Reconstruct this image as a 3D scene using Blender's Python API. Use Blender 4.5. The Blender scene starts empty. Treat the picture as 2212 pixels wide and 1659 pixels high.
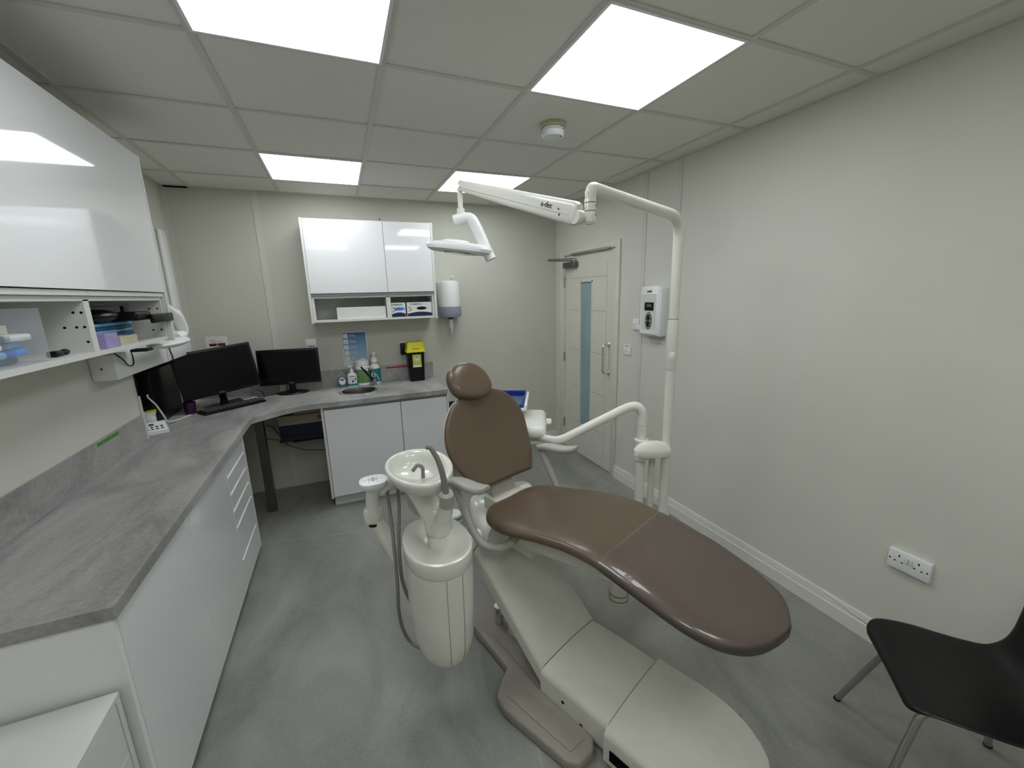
import bpy, bmesh, math, random
from mathutils import Vector, Matrix

# ------------------------------------------------------------------ camera, world, exposure
SC = bpy.context.scene
C = SC.collection
cam_d = bpy.data.cameras.new('camera')
cam_d.sensor_width = 36.0
cam_d.lens = 881.952 / 2212.0 * 36.0
cam_d.clip_start = 0.02
cam = bpy.data.objects.new('camera', cam_d)
C.objects.link(cam)
RX = Vector((0.9220017, -0.3863377, -0.0256130))
RD = Vector((-0.1058131, -0.1877861, -0.9764937))
RF = Vector((0.3724466, 0.9030391, -0.2140187))
cm = Matrix((RX, -RD, -RF)).transposed().to_4x4()
cm.translation = Vector((0.9500, -0.6081, 1.6880))
cam.matrix_world = cm
SC.camera = cam
world = bpy.data.worlds.new('world')
SC.world = world
world.use_nodes = True
world.node_tree.nodes['Background'].inputs[0].default_value = (0.55, 0.58, 0.6, 1)
world.node_tree.nodes['Background'].inputs[1].default_value = 0.1
SC.view_settings.view_transform = 'Standard'
SC.view_settings.look = 'None'
SC.view_settings.gamma = 1.0
SC.view_settings.exposure = 0.0
SC.view_settings.use_curve_mapping = False
PANEL_POWER = 8.7            # emission of the ceiling light panels

PI = math.pi
random.seed(4)

# ------------------------------------------------------------------ materials
def lin(c):
    r = []
    for v in c[:3]:
        v /= 255.0
        r.append(v / 12.92 if v <= 0.04045 else ((v + 0.055) / 1.055) ** 2.4)
    return (r[0], r[1], r[2], 1.0)

def mat(name, col, rough=0.5, metal=0.0, var=0.06, scale=8.0, bump=0.0, bscale=200.0, coat=0.0, alpha=1.0, trans=0.0, spec=0.5, stretch=None, detail=4.0, emit=None):
    m = bpy.data.materials.new(name)
    m.use_nodes = True
    nt = m.node_tree
    b = nt.nodes['Principled BSDF']
    tc = nt.nodes.new('ShaderNodeTexCoord')
    mp = nt.nodes.new('ShaderNodeMapping')
    nt.links.new(tc.outputs['Object'], mp.inputs['Vector'])
    if stretch: mp.inputs['Scale'].default_value = stretch
    n = nt.nodes.new('ShaderNodeTexNoise')
    n.inputs['Scale'].default_value = scale
    n.inputs['Detail'].default_value = detail
    nt.links.new(mp.outputs['Vector'], n.inputs['Vector'])
    r = nt.nodes.new('ShaderNodeValToRGB')
    c = lin(col)
    r.color_ramp.elements[0].position = 0.3
    r.color_ramp.elements[1].position = 0.7
    r.color_ramp.elements[0].color = tuple(max(0, x * (1 - var)) for x in c[:3]) + (1,)
    r.color_ramp.elements[1].color = tuple(min(1, x * (1 + var)) for x in c[:3]) + (1,)
    nt.links.new(n.outputs['Fac'], r.inputs['Fac'])
    nt.links.new(r.outputs['Color'], b.inputs['Base Color'])
    b.inputs['Roughness'].default_value = rough
    b.inputs['Metallic'].default_value = metal
    b.inputs['Specular IOR Level'].default_value = spec
    b.inputs['Coat Weight'].default_value = coat
    b.inputs['Coat Roughness'].default_value = 0.05
    b.inputs['Alpha'].default_value = alpha
    b.inputs['Transmission Weight'].default_value = trans
    if bump:
        n2 = nt.nodes.new('ShaderNodeTexNoise')
        n2.inputs['Scale'].default_value = bscale
        n2.inputs['Detail'].default_value = 3
        nt.links.new(tc.outputs['Object'], n2.inputs['Vector'])
        bp = nt.nodes.new('ShaderNodeBump')
        bp.inputs['Strength'].default_value = bump
        bp.inputs['Distance'].default_value = 0.002
        nt.links.new(n2.outputs['Fac'], bp.inputs['Height'])
        nt.links.new(bp.outputs['Normal'], b.inputs['Normal'])
    if emit:
        b.inputs['Emission Color'].default_value = lin(emit[0])
        b.inputs['Emission Strength'].default_value = emit[1]
    return m

M = {}
M['wall'] = mat('wall_paint', (212, 211, 200), 0.75, var=0.02, scale=3, bump=0.12, bscale=350)
M['wall_trim'] = mat('wall_strip_paint', (206, 205, 195), 0.6, var=0.02)
M['ceiling'] = mat('mineral_tile', (226, 225, 217), 0.9, var=0.05, scale=260, bump=0.35, bscale=420, detail=2)
M['grid'] = mat('ceiling_bar_paint', (206, 205, 198), 0.6, var=0.02)
M['gloss'] = mat('white_gloss_laminate', (230, 231, 232), 0.05, var=0.01, scale=2, coat=0.5)
M['carcass'] = mat('white_melamine', (216, 216, 211), 0.45, var=0.02)
M['shadow_lip'] = mat('grey_lip_plastic', (150, 152, 154), 0.4, var=0.03)
M['door'] = mat('door_paint', (214, 212, 200), 0.5, var=0.02)
M['skirt'] = mat('skirting_paint', (222, 221, 212), 0.35, var=0.02)
M['steel'] = mat('brushed_steel', (180, 180, 178), 0.22, 1.0, var=0.05, scale=60, stretch=(1, 1, 12))
M['steel_dull'] = mat('dull_steel', (120, 118, 112), 0.38, 1.0, var=0.08, scale=40)
M['chrome'] = mat('chrome', (225, 225, 225), 0.07, 1.0, var=0.01)
M['cream'] = mat('cream_enamel', (229, 228, 218), 0.26, var=0.012, coat=0.25)
M['cream_matt'] = mat('cream_textured_plastic', (212, 211, 200), 0.5, var=0.03, scale=14, bump=0.06, bscale=260)
M['taupe'] = mat('taupe_plastic', (150, 143, 133), 0.45, var=0.05, scale=10)
M['greyplastic'] = mat('grey_plastic', (174, 172, 164), 0.42, var=0.02)
M['greyhose'] = mat('grey_hose', (128, 126, 120), 0.5, var=0.04)
M['greydark'] = mat('dark_grey_plastic', (48, 49, 49), 0.5, var=0.05)
M['brown'] = mat('brown_upholstery', (96, 80, 64), 0.32, var=0.06, scale=5, bump=0.10, bscale=420, coat=0.16)
M['basin'] = mat('basin_ceramic', (216, 216, 205), 0.15, var=0.01, coat=0.4)
M['wallfar_shaded'] = mat('wall_paint_shaded_far', (200, 199, 187), 0.75, var=0.02, scale=3, bump=0.12, bscale=350)  # same wall paint, darkened: light falloff towards the far end put into the colour
M['black'] = mat('black_plastic', (7, 7, 9), 0.35, var=0.1, spec=0.3)
M['screen'] = mat('black_screen', (4, 4, 8), 0.22, var=0.05, spec=0.22)
M['blackleather'] = mat('black_leather', (7, 7, 8), 0.38, var=0.2, scale=6, bump=0.5, bscale=70, spec=0.35)
M['blackvoid'] = mat('black_hole', (2, 2, 2), 0.9, var=0.01, spec=0.1)
M['white'] = mat('white_plastic', (232, 233, 232), 0.35, var=0.015)
M['paper'] = mat('white_paper', (225, 225, 222), 0.8, var=0.03)
M['yellow'] = mat('yellow_plastic', (222, 212, 20), 0.4, var=0.05)
M['teal'] = mat('teal_label', (20, 120, 130), 0.4, var=0.08)
M['tealliquid'] = mat('teal_liquid_plastic', (20, 105, 118), 0.2, var=0.1, alpha=0.9)
M['clearplastic'] = mat('clear_plastic', (215, 222, 228), 0.06, var=0.02, alpha=0.12)
M['greenlabel'] = mat('green_label', (104, 142, 92), 0.45, var=0.3, scale=22)
M['red'] = mat('red_tape', (165, 28, 34), 0.4, var=0.06)
M['redphoto'] = mat('dark_red_print', (96, 32, 34), 0.5, var=0.6, scale=90)
M['greentape'] = mat('green_tape', (74, 140, 52), 0.6, var=0.3, scale=60)
M['navy'] = mat('navy_card', (22, 26, 62), 0.5, var=0.1)
M['bluetray'] = mat('blue_plastic', (16, 42, 140), 0.25, var=0.08)
M['blueglass'] = mat('blue_grey_paper', (74, 98, 128), 0.35, var=0.12, scale=20)
M['bluemask'] = mat('blue_paper', (110, 168, 205), 0.8, var=0.12, scale=40)
M['bluedeep'] = mat('deep_blue_card', (36, 80, 120), 0.6, var=0.2, scale=20)
M['bluegrad'] = mat('blue_poster_ink', (70, 118, 170), 0.5, var=0.35, scale=6)
M['brightblue'] = mat('bright_blue_gloves', (50, 130, 225), 0.5, var=0.3, scale=40)
M['purple'] = mat('purple_plastic', (48, 12, 56), 0.35, var=0.15)
M['lilac'] = mat('lilac_card', (160, 150, 200), 0.6, var=0.12, scale=40)
M['beige'] = mat('beige_card', (190, 182, 160), 0.7, var=0.08)
M['orange'] = mat('orange_print', (190, 100, 50), 0.6, var=0.2)
M['smoke'] = mat('smoky_grey_plastic', (150, 155, 170), 0.25, var=0.06)
M['detbase'] = mat('aged_cream_plastic', (186, 182, 150), 0.5, var=0.04)
M['doorglass'] = mat('frosted_door_glass', (142, 166, 172), 0.4, var=0.12, scale=7, stretch=(1, 1, 0.3))
M['lettering'] = mat('dark_ink', (30, 31, 34), 0.6, var=0.02)
M['letterwhite'] = mat('white_ink', (210, 220, 230), 0.6, var=0.02)
M['lettergrey'] = mat('grey_ink', (110, 112, 114), 0.6, var=0.02)
M['yellowlabel'] = mat('yellow_green_label', (190, 196, 40), 0.5, var=0.15, scale=50)
M['lcd'] = mat('grey_lcd', (96, 104, 104), 0.3, var=0.05)
M['cable'] = mat('black_cable', (6, 6, 7), 0.5, var=0.05, spec=0.3)
M['whitecable'] = mat('white_cable', (212, 212, 206), 0.45, var=0.03)

def stone(name, dark, light, s1, s2, stretch, rough, bump=0.05, seams=None):
    """grey cement-look sheet: two octaves of stretched cloud noise plus fine speckle"""
    m = bpy.data.materials.new(name)
    m.use_nodes = True
    nt = m.node_tree
    N = nt.nodes.new
    L = nt.links.new
    b = nt.nodes['Principled BSDF']
    tc = N('ShaderNodeTexCoord'); mp = N('ShaderNodeMapping')
    L(tc.outputs['Object'], mp.inputs['Vector'])
    mp.inputs['Scale'].default_value = stretch
    a = N('ShaderNodeTexNoise'); a.inputs['Scale'].default_value = s1; a.inputs['Detail'].default_value = 7; a.inputs['Roughness'].default_value = 0.62
    a.inputs['Distortion'].default_value = 0.6
    f = N('ShaderNodeTexNoise'); f.inputs['Scale'].default_value = s2; f.inputs['Detail'].default_value = 3
    L(mp.outputs['Vector'], a.inputs['Vector']); L(tc.outputs['Object'], f.inputs['Vector'])
    mx = N('ShaderNodeMath'); mx.operation = 'MULTIPLY_ADD'
    L(f.outputs['Fac'], mx.inputs[0]); mx.inputs[1].default_value = 0.25; 
    L(a.outputs['Fac'], mx.inputs[2])
    r = N('ShaderNodeValToRGB')
    r.color_ramp.elements[0].position = 0.42; r.color_ramp.elements[0].color = lin(dark)
    r.color_ramp.elements[1].position = 0.82; r.color_ramp.elements[1].color = lin(light)
    L(mx.outputs[0], r.inputs['Fac'])
    out = r.outputs['Color']
    if seams:
        sep = N('ShaderNodeSeparateXYZ'); L(tc.outputs['Object'], sep.inputs[0])
        lw = None
        for ang, off, w in seams:
            d = N('ShaderNodeVectorMath'); d.operation = 'DOT_PRODUCT'
            L(tc.outputs['Object'], d.inputs[0]); d.inputs[1].default_value = (math.cos(ang), math.sin(ang), 0)
            s = N('ShaderNodeMath'); s.operation = 'SUBTRACT'; L(d.outputs['Value'], s.inputs[0]); s.inputs[1].default_value = off
            ab = N('ShaderNodeMath'); ab.operation = 'ABSOLUTE'; L(s.outputs[0], ab.inputs[0])
            lt = N('ShaderNodeMath'); lt.operation = 'LESS_THAN'; L(ab.outputs[0], lt.inputs[0]); lt.inputs[1].default_value = w
            if lw is None: lw = lt.outputs[0]
            else:
                q = N('ShaderNodeMath'); q.operation = 'MAXIMUM'; L(lw, q.inputs[0]); L(lt.outputs[0], q.inputs[1]); lw = q.outputs[0]
        mix = N('ShaderNodeMixRGB'); L(lw, mix.inputs[0]); L(out, mix.inputs[1]); mix.inputs[2].default_value = lin(tuple(min(255, x + 14) for x in light))
        out = mix.outputs[0]
    L(out, b.inputs['Base Color'])
    b.inputs['Roughness'].default_value = rough
    bp = N('ShaderNodeBump'); bp.inputs['Strength'].default_value = bump; bp.inputs['Distance'].default_value = 0.002
    L(f.outputs['Fac'], bp.inputs['Height']); L(bp.outputs['Normal'], b.inputs['Normal'])
    return m
M['floor'] = stone('vinyl_floor', (118, 119, 113), (154, 154, 147), 3.4, 90, (1.0, 0.55, 1), 0.48, 0.1, seams=[(2.93, -0.30, 0.0022), (1.36, 1.42, 0.0022)])
M['worktop'] = stone('cement_look_worktop', (118, 117, 116), (182, 181, 178), 3.0, 60, (1.3, 0.5, 1), 0.42, 0.06)

def emission_panel(name):
    m = bpy.data.materials.new(name); m.use_nodes = True
    nt = m.node_tree; nt.nodes.clear()
    o = nt.nodes.new('ShaderNodeOutputMaterial'); e = nt.nodes.new('ShaderNodeEmission')
    tc = nt.nodes.new('ShaderNodeTexCoord'); n = nt.nodes.new('ShaderNodeTexNoise')
    n.inputs['Scale'].default_value = 2.2; n.inputs['Detail'].default_value = 1.0
    nt.links.new(tc.outputs['Object'], n.inputs['Vector'])
    r = nt.nodes.new('ShaderNodeValToRGB')
    r.color_ramp.elements[0].color = (0.90, 0.96, 1.0, 1); r.color_ramp.elements[1].color = (0.95, 0.98, 1.0, 1)
    nt.links.new(n.outputs['Fac'], r.inputs['Fac'])
    nt.links.new(r.outputs['Color'], e.inputs['Color'])
    e.inputs['Strength'].default_value = PANEL_POWER
    nt.links.new(e.outputs[0], o.inputs[0])
    return m
M['panel'] = emission_panel('lit_diffuser')

def clear_film(name, tint, gloss=0.10, rough=0.04):
    m = bpy.data.materials.new(name); m.use_nodes = True
    nt = m.node_tree; nt.nodes.clear()
    o = nt.nodes.new('ShaderNodeOutputMaterial'); t = nt.nodes.new('ShaderNodeBsdfTransparent')
    g = nt.nodes.new('ShaderNodeBsdfGlossy'); mx = nt.nodes.new('ShaderNodeMixShader')
    f = nt.nodes.new('ShaderNodeFresnel'); f.inputs['IOR'].default_value = 1.45
    t.inputs['Color'].default_value = tint; g.inputs['Roughness'].default_value = rough
    n = nt.nodes.new('ShaderNodeTexNoise'); n.inputs['Scale'].default_value = 9; n.inputs['Detail'].default_value = 2
    tc = nt.nodes.new('ShaderNodeTexCoord'); nt.links.new(tc.outputs['Object'], n.inputs['Vector'])
    bp = nt.nodes.new('ShaderNodeBump'); bp.inputs['Strength'].default_value = 0.35; bp.inputs['Distance'].default_value = 0.01
    nt.links.new(n.outputs['Fac'], bp.inputs['Height']); nt.links.new(bp.outputs['Normal'], g.inputs['Normal']); 
    nt.links.new(f.outputs[0], mx.inputs[0]); nt.links.new(t.outputs[0], mx.inputs[1]); nt.links.new(g.outputs[0], mx.inputs[2])
    df_ = nt.nodes.new('ShaderNodeBsdfDiffuse'); df_.inputs['Color'].default_value = (0.62, 0.56, 0.53, 1); m2 = nt.nodes.new('ShaderNodeMixShader'); m2.inputs[0].default_value = 0.075
    nt.links.new(mx.outputs[0], m2.inputs[1]); nt.links.new(df_.outputs[0], m2.inputs[2]); nt.links.new(m2.outputs[0], o.inputs[0])
    return m
def print_gradient(name, low, high, z0, z1):
    m = bpy.data.materials.new(name); m.use_nodes = True; nt = m.node_tree; b = nt.nodes['Principled BSDF']
    tc = nt.nodes.new('ShaderNodeTexCoord'); sp = nt.nodes.new('ShaderNodeSeparateXYZ'); mr = nt.nodes.new('ShaderNodeMapRange'); r = nt.nodes.new('ShaderNodeValToRGB')
    nt.links.new(tc.outputs['Object'], sp.inputs[0]); nt.links.new(sp.outputs['Z'], mr.inputs['Value'])
    mr.inputs['From Min'].default_value = z0; mr.inputs['From Max'].default_value = z1
    r.color_ramp.elements[0].color = lin(low); r.color_ramp.elements[1].color = lin(high)
    nt.links.new(mr.outputs[0], r.inputs[0]); nt.links.new(r.outputs[0], b.inputs['Base Color']); b.inputs['Roughness'].default_value = .5
    return m
M['bluegrad'] = print_gradient('blue_poster_print', (170, 200, 220), (62, 112, 168), 0.0, 0.26)
M['film'] = clear_film('clear_vinyl_film', (0.99, 0.985, 0.98, 1))

# ------------------------------------------------------------------ mesh helpers (all in world coordinates)
def V(*a): return Vector(a if len(a) > 1 else a[0])

class MB:
    def __init__(s): s.v = []; s.f = []
    def raw(s, vs, fs):
        o = len(s.v); s.v += [Vector(p) for p in vs]; s.f += [tuple(i + o for i in f) for f in fs]; return s
    def bm(s, bm, mtx=None):
        bm.verts.index_update()
        vs = [(mtx @ v.co) if mtx else v.co.copy() for v in bm.verts]
        fs = [[v.index for v in f.verts] for f in bm.faces]
        bm.free(); return s.raw(vs, fs)
    def box(s, lo, hi, bev=0.0, seg=2, mtx=None):
        bm = bmesh.new(); bmesh.ops.create_cube(bm, size=1)
        lo = Vector(lo); hi = Vector(hi)
        for v in bm.verts: v.co = Vector([lo[i] + (hi[i] - lo[i]) * (v.co[i] + .5) for i in range(3)])
        if bev > 0:
            d = min(abs(hi[i] - lo[i]) for i in range(3))
            bmesh.ops.bevel(bm, geom=bm.edges[:], offset=min(bev, d * .49), segments=seg, profile=.5, affect='EDGES')
        return s.bm(bm, mtx)
    def obox(s, c, size, ux, uy=None, bev=0.0, seg=2):
        """box centred on c with its own axes"""
        ux = Vector(ux).normalized(); uz = Vector((0, 0, 1)) if uy is None else ux.cross(Vector(uy)).normalized()
        uyv = uz.cross(ux).normalized(); uz = ux.cross(uyv)
        m = Matrix((ux, uyv, uz)).transposed().to_4x4(); m.translation = Vector(c)
        h = Vector(size) / 2
        return s.box(-h, h, bev, seg, m)
    def prism(s, poly, z0, z1, bev=0.0, seg=2, mtx=None):
        bm = bmesh.new(); vs = [bm.verts.new((p[0], p[1], z0)) for p in poly]; f = bm.faces.new(vs)
        r = bmesh.ops.extrude_face_region(bm, geom=[f])
        for g in r['geom']:
            if isinstance(g, bmesh.types.BMVert): g.co.z = z1
        bmesh.ops.recalc_face_normals(bm, faces=bm.faces[:])
        if bev: bmesh.ops.bevel(bm, geom=[e for e in bm.edges if e.calc_face_angle(0) > .6], offset=bev, segments=seg, profile=.5, affect='EDGES')
        return s.bm(bm, mtx)
    def rings(s, rings, cap0=True, cap1=True, closed=True):
        n = len(rings[0]); vs = [p for r in rings for p in r]; fs = []
        for i in range(len(rings) - 1):
            for j in range(n if closed else n - 1):
                k = (j + 1) % n
                fs.append((i * n + j, i * n + k, (i + 1) * n + k, (i + 1) * n + j))
        if cap0: fs.append(tuple(range(n - 1, -1, -1)))
        if cap1: fs.append(tuple((len(rings) - 1) * n + j for j in range(n)))
        return s.raw(vs, fs)
    def lathe(s, prof, c=(0, 0, 0), n=32, sx=1.0, sy=1.0, mtx=None, cap=True):
        c = Vector(c); rr = []
        for r, z in prof:
            rr.append([Vector((c.x + r * sx * math.cos(2 * PI * j / n), c.y + r * sy * math.sin(2 * PI * j / n), c.z + z)) for j in range(n)])
        if mtx: rr = [[mtx @ p for p in r] for r in rr]
        return s.rings(rr, cap, cap)
    def tube(s, pts, r, n=14, fil=0.0, cap=True, seg=8):
        pts = [Vector(p) for p in pts]
        if fil: pts, r = fillet(pts, fil, r, seg)
        rad = r if isinstance(r, (list, tuple)) else [r] * len(pts)
        T = []
        for i in range(len(pts)):
            a = pts[max(0, i - 1)]; b = pts[min(len(pts) - 1, i + 1)]; T.append((b - a).normalized())
        up = Vector((0, 0, 1)) if abs(T[0].z) < .9 else Vector((1, 0, 0))
        u = T[0].cross(up).normalized(); rr = []
        for i, p in enumerate(pts):
            u = (u - T[i] * u.dot(T[i])).normalized(); w = T[i].cross(u)
            rr.append([p + (u * math.cos(2 * PI * j / n) + w * math.sin(2 * PI * j / n)) * rad[i] for j in range(n)])
        return s.rings(rr, cap, cap)
    def cyl(s, a, b, r, n=24, r2=None, bev=0.0):
        a = Vector(a); b = Vector(b); r2 = r if r2 is None else r2
        if bev:
            d = (b - a).normalized()
            return s.tube([a, a + d * bev, b - d * bev, b], [r - bev, r, r2, r2 - bev], n)
        return s.tube([a, b], [r, r2], n)
    def ball(s, c, rx, ry=None, rz=None, n=24, mtx=None):
        bm = bmesh.new(); bmesh.ops.create_uvsphere(bm, u_segments=n, v_segments=n // 2, radius=1)
        ry = ry or rx; rz = rz or rx
        for v in bm.verts: v.co = Vector((v.co.x * rx, v.co.y * ry, v.co.z * rz))
        m = (mtx or Matrix.Identity(4)).copy(); m = Matrix.Translation(Vector(c)) @ m
        return s.bm(bm, m)

def fillet(pts, rad, r, seg=8):
    out = [pts[0]]; rl = r if isinstance(r, (list, tuple)) else None; ro = [rl[0]] if rl else None
    for i in range(1, len(pts) - 1):
        p = pts[i]; a = pts[i - 1] - p; b = pts[i + 1] - p
        d = min(rad, a.length * .48, b.length * .48)
        p0 = p + a.normalized() * d; p1 = p + b.normalized() * d
        for k in range(seg + 1):
            t = k / seg; out.append(p0 * (1 - t) ** 2 + p * 2 * t * (1 - t) + p1 * t * t)
            if rl: ro.append(rl[i])
    out.append(pts[-1])
    if rl: ro.append(rl[-1])
    return out, (ro if rl else r)

def spline(pts, n=8):
    """catmull-rom through the points"""
    P = [Vector(p) for p in pts]; P = [P[0] * 2 - P[1]] + P + [P[-1] * 2 - P[-2]]; out = []
    for i in range(1, len(P) - 2):
        for k in range(n):
            t = k / n; a, b, c, d = P[i - 1], P[i], P[i + 1], P[i + 2]
            out.append(.5 * ((2 * b) + (c - a) * t + (2 * a - 5 * b + 4 * c - d) * t * t + (3 * b - a - 3 * c + d) * t ** 3))
    out.append(P[-2]); return out

def lerp(tab, x):
    if x <= tab[0][0]: return tab[0][1]
    for (a, u), (b, w) in zip(tab, tab[1:]):
        if x <= b: return u + (w - u) * (x - a) / (b - a)
    return tab[-1][1]

def smoothtab(tab, x):
    if x <= tab[0][0]: return tab[0][1]
    if x >= tab[-1][0]: return tab[-1][1]
    for i in range(len(tab) - 1):
        a, u = tab[i]; b, w = tab[i + 1]
        if x <= b:
            m0 = (w - tab[i - 1][1]) / (b - tab[i - 1][0]) if i > 0 else (w - u) / (b - a)
            m1 = (tab[i + 2][1] - u) / (tab[i + 2][0] - a) if i + 2 < len(tab) else (w - u) / (b - a)
            h = b - a; t = (x - a) / h
            return (2 * t ** 3 - 3 * t * t + 1) * u + (t ** 3 - 2 * t * t + t) * h * m0 + (-2 * t ** 3 + 3 * t * t) * w + (t ** 3 - t * t) * h * m1

WL = {}
def empty(name, loc):
    o = bpy.data.objects.new(name, None); C.objects.link(o); o.location = loc; o.empty_display_size = .05
    WL[o] = Vector(loc); return o

def tag(o, label=None, cat=None, group=None, kind=None):
    if label: o['label'] = label
    if cat: o['category'] = cat
    if group: o['group'] = group
    if kind: o['kind'] = kind
    return o

def thing(name, label, cat, loc, group=None):
    return tag(empty(name, loc), label, cat, group)

def part(name, mb, m, parent=None, label=None, sharp=32, origin=None):
    lo = Vector([min(v[i] for v in mb.v) for i in range(3)]); hi = Vector([max(v[i] for v in mb.v) for i in range(3)])
    o0 = Vector(origin) if origin else Vector(((lo.x + hi.x) / 2, (lo.y + hi.y) / 2, lo.z))
    me = bpy.data.meshes.new(name)
    me.from_pydata([tuple(v - o0) for v in mb.v], [], mb.f)
    bm = bmesh.new(); bm.from_mesh(me); bmesh.ops.recalc_face_normals(bm, faces=bm.faces[:])
    for f in bm.faces: f.smooth = True
    bm.to_mesh(me); bm.free()
    me.set_sharp_from_angle(angle=math.radians(sharp))
    me.materials.append(M[m] if isinstance(m, str) else m)
    o = bpy.data.objects.new(name, me); C.objects.link(o)
    if parent: o.parent = parent; o.location = o0 - WL[parent]
    else: o.location = o0
    WL[o] = o0
    if label: o['label'] = label
    return o

def single(name, mb, m, label, cat, group=None, **k):
    return tag(part(name, mb, m, None, **k), label, cat, group)

def struct(name, mb, m, parent=None):
    o = part(name, mb, m, parent)
    if not parent: o['kind'] = 'structure'
    return o

def text(name, s, size, m, parent, at, right, up, align='CENTER', depth=.0004, bold=0.0):
    cu = bpy.data.curves.new(name, 'FONT'); cu.body = s; cu.size = size; cu.align_x = align; cu.align_y = 'CENTER'; cu.extrude = depth; cu.offset = bold
    tmp = bpy.data.objects.new(name + '_curve', cu); C.objects.link(tmp)
    dg = bpy.context.evaluated_depsgraph_get(); dg.update()
    me = bpy.data.meshes.new_from_object(tmp.evaluated_get(dg)); me.name = name
    r = Vector(right).normalized(); u = Vector(up); u = (u - r * u.dot(r)).normalized(); n = r.cross(u)
    mt = Matrix((r, u, n)).transposed().to_4x4()
    me.transform(mt)
    bpy.data.objects.remove(tmp); bpy.data.curves.remove(cu)
    me.materials.clear(); me.materials.append(M[m])
    o = bpy.data.objects.new(name, me); C.objects.link(o); o.parent = parent
    o.location = Vector(at) - WL[parent]; WL[o] = Vector(at); return o

# ------------------------------------------------------------------ room shell
XL, XR, YF, YB, H = -0.185, 3.165, 3.425, -1.75, 2.55
fl = MB().box((XL - .6, YB - .1, -.08), (XR + .1, YF + .1, 0)); struct('floor', fl, 'floor')
ce = struct('ceiling', MB().box((XL - .6, YB - .1, H + .002), (XR + .1, YF + .1, H + .06)), 'ceiling')
g = MB()
for k in range(0, 6): g.box((k * .6 - .012, YB, H - .003), (k * .6 + .012, YF, H + .004))
for k in range(-2, 6):
    g.box((XL, k * .6 - .012, H - .0031), (XR, k * .6 + .012, H + .0039))
g.box((XL, YF - .018, H - .0025), (XR, YF, H + .004)); g.box((XR - .018, YB, H - .0025), (XR, YF, H + .004)); g.box((XL, YB, H - .0025), (XL + .018, YF, H + .004))
part('ceiling_grid', g, 'grid', ce)
struct('wall_far', MB().box((XL - .6, YF, 0), (XR + .1, YF + .1, H)), 'wallfar_shaded')
struct('wall_back', MB().box((XL - .6, YB - .1, 0), (XR + .1, YB, H)), 'wall')
# right wall with the doorway cut out
wr = MB()
DY0, DY1, DZ = 2.385, 3.235, 2.055
wr.box((XR, YB, 0), (XR + .12, DY0 - .03, H)); wr.box((XR, DY0 - .03, DZ + .03), (XR + .12, DY1 + .03, H)); wr.box((XR, DY1 + .03, 0), (XR + .12, YF, H))
struct('wall_right', wr, 'wall')
# left wall with the alcove that holds the computer
AY0, AY1, AZ1, AX = 2.375, 3.26, 1.31, -.50
wl = MB()
wl.box((XL - .1, YB, 0), (XL, AY0, H)); wl.box((XL - .1, AY1, 0), (XL, YF, H))
wl.box((XL - .1, AY0, AZ1), (XL, AY1, H)); wl.box((XL - .1, AY0, 0), (XL, AY1, .865))
wl.box((AX - .03, AY0 - .03, .80), (AX, AY1 + .03, AZ1 + .03))
wl.box((AX, AY0 - .03, .80), (XL - .1, AY0, AZ1 + .03)); wl.box((AX, AY1, .80), (XL - .1, AY1 + .03, AZ1 + .03)); wl.box((AX, AY0, AZ1), (XL - .1, AY1, AZ1 + .03)); wl.box((AX, AY0, .80), (XL - .1, AY1, .865))
struct('wall_left', wl, 'wall')
# vertical cover strips of the panel joints
def strip(n, lo, hi): struct('trim_%d' % n, MB().box(lo, hi, .001, 1), 'wall_trim')
strip(1, (.398, YF - .005, .0), (.446, YF, H)); strip(2, (XL, YF - .004, .9), (XL + .035, YF, H)); strip(3, (XL, YF - .05, .9), (XL + .004, YF - .004, H))
strip(4, (XR - .005, 2.01, .118), (XR, 2.055, H)); strip(5, (XR - .005, 1.675, .118), (XR, 1.715, H))
single('ceiling_gap', MB().box((-.16, YF - .0195, H - .010), (-.01, YF - .001, H - .0022)), 'blackvoid', 'narrow dark gap between ceiling and far wall in the left corner', 'gap')
strip(6, (XL - .001, AY0 - .022, .905), (XL + .012, AY0, 1.165))
# skirtings: stepped profile
def skirting(name, a, b, nrm):
    a = Vector(a); b = Vector(b); n = Vector(nrm); pr = [(0, 0), (.016, 0), (.016, .072), (.013, .075), (.013, .088), (.009, .104), (.009, .112), (.006, .118), (0, .118)]
    struct(name, MB().rings([[p + n * x + Vector((0, 0, z)) for x, z in pr] for p in (a, b)]), 'skirt')
skirting('baseboard_right', (XR, YB, 0), (XR, DY0 - .075, 0), (-1, 0, 0))
skirting('baseboard_far', (1.80, YF, 0), (XR, YF, 0), (0, -1, 0))
skirting('baseboard_back', (XL, YB, 0), (XR, YB, 0), (0, 1, 0))
# raceway bar and sagging wire along the right skirting
w = MB().tube(spline([(XR - .004, .55, .12), (XR - .010, .48, .112), (XR - .014, .38, .098), (XR - .016, .26, .088), (XR - .018, .1, .083), (XR - .018, -.1, .082)], 6), .0022, 8)
single('wall_cable', w, 'whitecable', 'thin white cable sagging along the skirting below the double socket', 'cable')

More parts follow.
